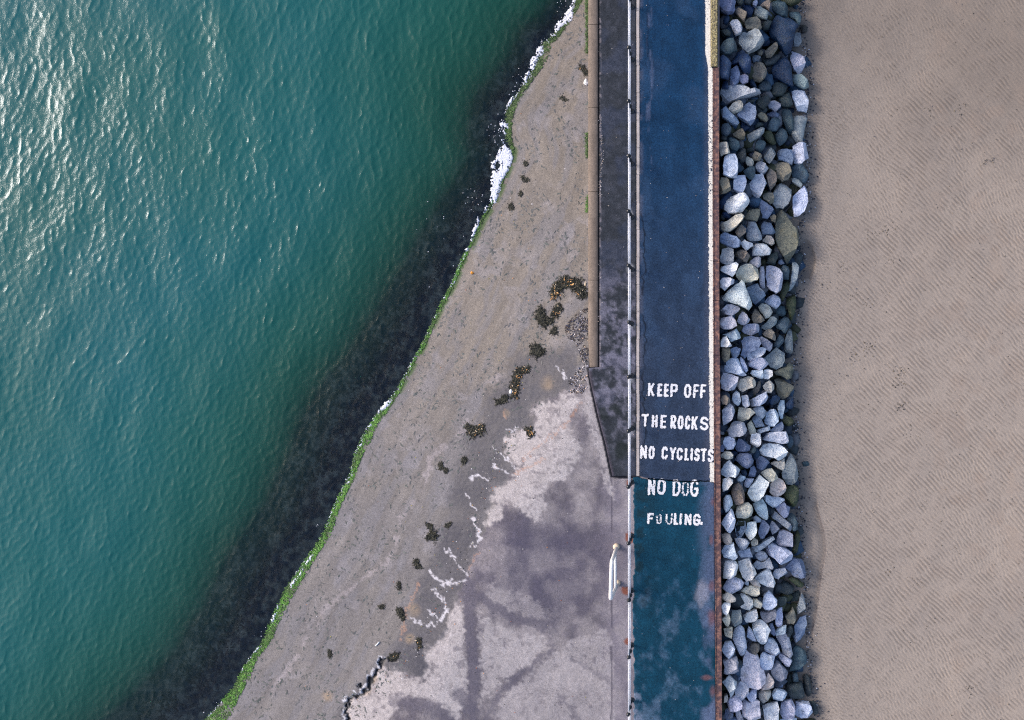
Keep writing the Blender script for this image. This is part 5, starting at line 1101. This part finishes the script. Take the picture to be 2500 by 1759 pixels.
def build_litter():
    rg = np.random.default_rng(77)
    # drift of shells in the corner below the coping
    poly = pl([(735,470),(690,500),(560,590),(420,740),(450,890),(560,950),(620,1090),(630,1240),(530,1370),(450,1470),(480,1620),(760,1620),(740,1400),(735,1300),(745,900),(755,560)],1300,660,5.383)
    px = rg.uniform(1370, 1441, 5200); py = rg.uniform(740, 968, 5200); m = in_poly(px, py, poly) & (vnoise(px/11, py/11, 3)*.9+rg.random(5200)*.5 > .66) & (px < 1436)
    px, py = px[m], py[m]; n = len(px); low = smooth(860, 920, py)[:, None]
    dark = pick(rg, [lin(34,34,42), lin(52,46,48), lin(44,52,84), lin(70,52,44), lin(26,28,34)], n); pale = pick(rg, [lin(214,206,206), lin(190,182,190), lin(226,196,170), lin(160,154,166)], n)
    isp = rg.random((n, 1)) < (.10+.30*low); col = np.where(isp, pale, dark)
    chips("shell_drift", px, py, zslip, rg.uniform(.7, 2.2, n), col, 5, kind="stuff", label="drift of broken shells and weed in the corner below the coping", category="shells")
    # thin spread of shell grit and leaves over slipway, line of shells on the ledge edge
    n = 620; px = rg.uniform(700, 1436, n); py = rg.uniform(20, 1759, n); d = dwl(px, py); m = d > 8; px, py = px[m], py[m]
    a = np.linspace(0, 1, 150); cx = np.interp(a, [0, .25, .5, .75, 1], [1232,1175,1110,1000,845]); cyy = np.interp(a, [0, .25, .5, .75, 1], [1060,1200,1400,1600,1740])
    px = np.concatenate([px, cx+rg.normal(0, 22, 150), cx+rg.normal(14, 10, 150)]); py = np.concatenate([py, cyy+rg.normal(0, 12, 150), cyy+rg.normal(0, 8, 150)])
    ax_, ay_ = [], []
    for sp, r, *_ in CL:
        q = np.array(sp, float); j = rg.integers(0, len(q), int(6+r*2.2)); ax_.append(q[j, 0]+rg.normal(0, r*1.5, len(j))); ay_.append(q[j, 1]+rg.normal(0, r*1.5, len(j)))
    ax_ = np.concatenate(ax_); ay_ = np.concatenate(ay_); n0 = len(px)
    px = np.concatenate([px, ax_]); py = np.concatenate([py, ay_])
    n = len(px); t = rg.random(n); t[n0:] *= .5
    col = np.where(t[:, None] < .45, pick(rg, [lin(40,42,44), lin(58,54,50)], n), np.where(t[:, None] < .75, pick(rg, [lin(222,218,222), lin(200,190,180)], n), pick(rg, [lin(216,150,92), lin(180,104,70), lin(150,140,70)], n)))
    chips("leaf_litter", px, py, zslip, rg.uniform(.6, 1.7, n), col, 6, kind="stuff", label="scattered shell grit and orange leaves on the slipway", category="litter")
    n = 170; py = np.concatenate([rg.uniform(280, 400, 80), rg.uniform(380, 480, 60), rg.uniform(640, 800, 30)]); px = 1466+rg.normal(0, 2.0, n)+4*smooth(300, 360, py)*smooth(430, 380, py)
    # pale pebbles and droppings on the asphalt
    k = 130; px = np.concatenate([px, rg.uniform(1470, 1738, k)]); py = np.concatenate([py, rg.uniform(0, 1140, k)]); n = len(px)
    col = pick(rg, [lin(214,206,204), lin(190,170,156), lin(150,150,166)], n); r = rg.uniform(.45, 1.25, n)
    chips("grit", px, py, lambda a, b: 0*a+ZP+.002, r, col, 7, kind="stuff", label="pale shell grit strewn on the dark ledge and path", category="grit")
    k = 40; px = rg.uniform(1552, 1740, k); py = rg.uniform(1190, 1755, k)
    chips("grit", px, py, lambda a, b: 0*a+ZL+.003, rg.uniform(.4, 1.1, k), pick(rg, [lin(214,210,214), lin(160,165,180)], k), 8, kind="stuff", label="pale grit specks on the lower dark blue path", category="grit")
    # worm casts and weed crumbs on the sand
    n = 900; px = rg.uniform(1960, 2500, n); py = rg.uniform(0, 1759, n); m = (px > xedge(py)+8); px, py = px[m], py[m]
    cl = [(2180,640),(2060,650),(2110,840),(2125,850),(2080,870),(2190,920),(2205,935),(2120,735),(2200,990),(2240,1420),(2180,1390),(2370,1680),(1990,705),(2085,720),(2345,270),(2270,270),(2415,395),(2170,560),(2130,570),(2205,905),(2225,1060)]
    ex = np.concatenate([rg.normal(c[0], 10, 16) for c in cl]); ey = np.concatenate([rg.normal(c[1], 8, 16) for c in cl])
    px = np.concatenate([px, ex]); py = np.concatenate([py, ey]); n = len(px)
    r = np.concatenate([rg.uniform(.6, 1.8, n-len(ex)), rg.uniform(.9, 2.4, len(ex))])
    col = pick(rg, [lin(84,78,70), lin(104,92,74), lin(66,64,62), lin(120,108,92), lin(96,92,96)], n)
    chips("worm_casts", px, py, lambda a, b: 0*a+ZS+.008, r, col, 9, kind="stuff", label="dark worm casts and weed crumbs scattered over rippled sand", category="worm casts")
build_litter()

# a few single finds
white_m = plain_mat("white_plastic", lin(240,240,244), .5, .4, var=.04, bump=.5, bscale=25)
def lump(name, px, py, zf, rx, ry, h, mat, seed, label, cat):
    rg = np.random.default_rng(seed); bm = bmesh.new(); bmesh.ops.create_icosphere(bm, subdivisions=3, radius=1)
    for v in bm.verts:
        q = 1+.45*(vnoise(v.co.x*2.2+seed, v.co.y*2.2+v.co.z*1.7, seed)-.5)+.25*(vnoise(v.co.x*6, v.co.y*6+v.co.z*5, seed+3)-.5)
        v.co = Vector((v.co.x*rx/S*q, v.co.y*ry/S*q, max(v.co.z, -.35)*h*q))
    me = bpy.data.meshes.new(name); bm.to_mesh(me); bm.free(); me.materials.append(mat)
    o = obj(name, me, label=label, category=cat); a = P3(px, py, float(zf)); o.location = (a[0], a[1], a[2]+.3*h)
lump("crumpled_bag", 1431.5, 202, zslip(1431.5, 202), 5.5, 8.5, .08, white_m, 3, "white crumpled bag lying against the coping at top", "bag")
lump("orange_ball", 1153, 667, zslip(1153, 667), 3.4, 3.6, .045, plain_mat("orange_rind", lin(236,160,60), .5, .4, var=.1), 6, "tiny orange ball on the slipway near the green weed line", "ball")
lump("white_pebble", 1248, 957, zslip(1248, 957), 4.5, 5, .05, white_m, 8, "white pebble at the tail of the hooked seaweed string", "pebble")
st_a, st_b = P3(917, 1577, float(zslip(917, 1577))+.025), P3(926, 1568, float(zslip(926, 1568))+.025)
so_ = obj("white_stick", tube("white_stick", [st_a-(st_a+st_b)/2, (st_b-st_a)*.1, st_b-(st_a+st_b)/2], .022, white_m, 8), label="short white stick lying on the lower wet slope", category="stick")
so_.location = (st_a+st_b)/2
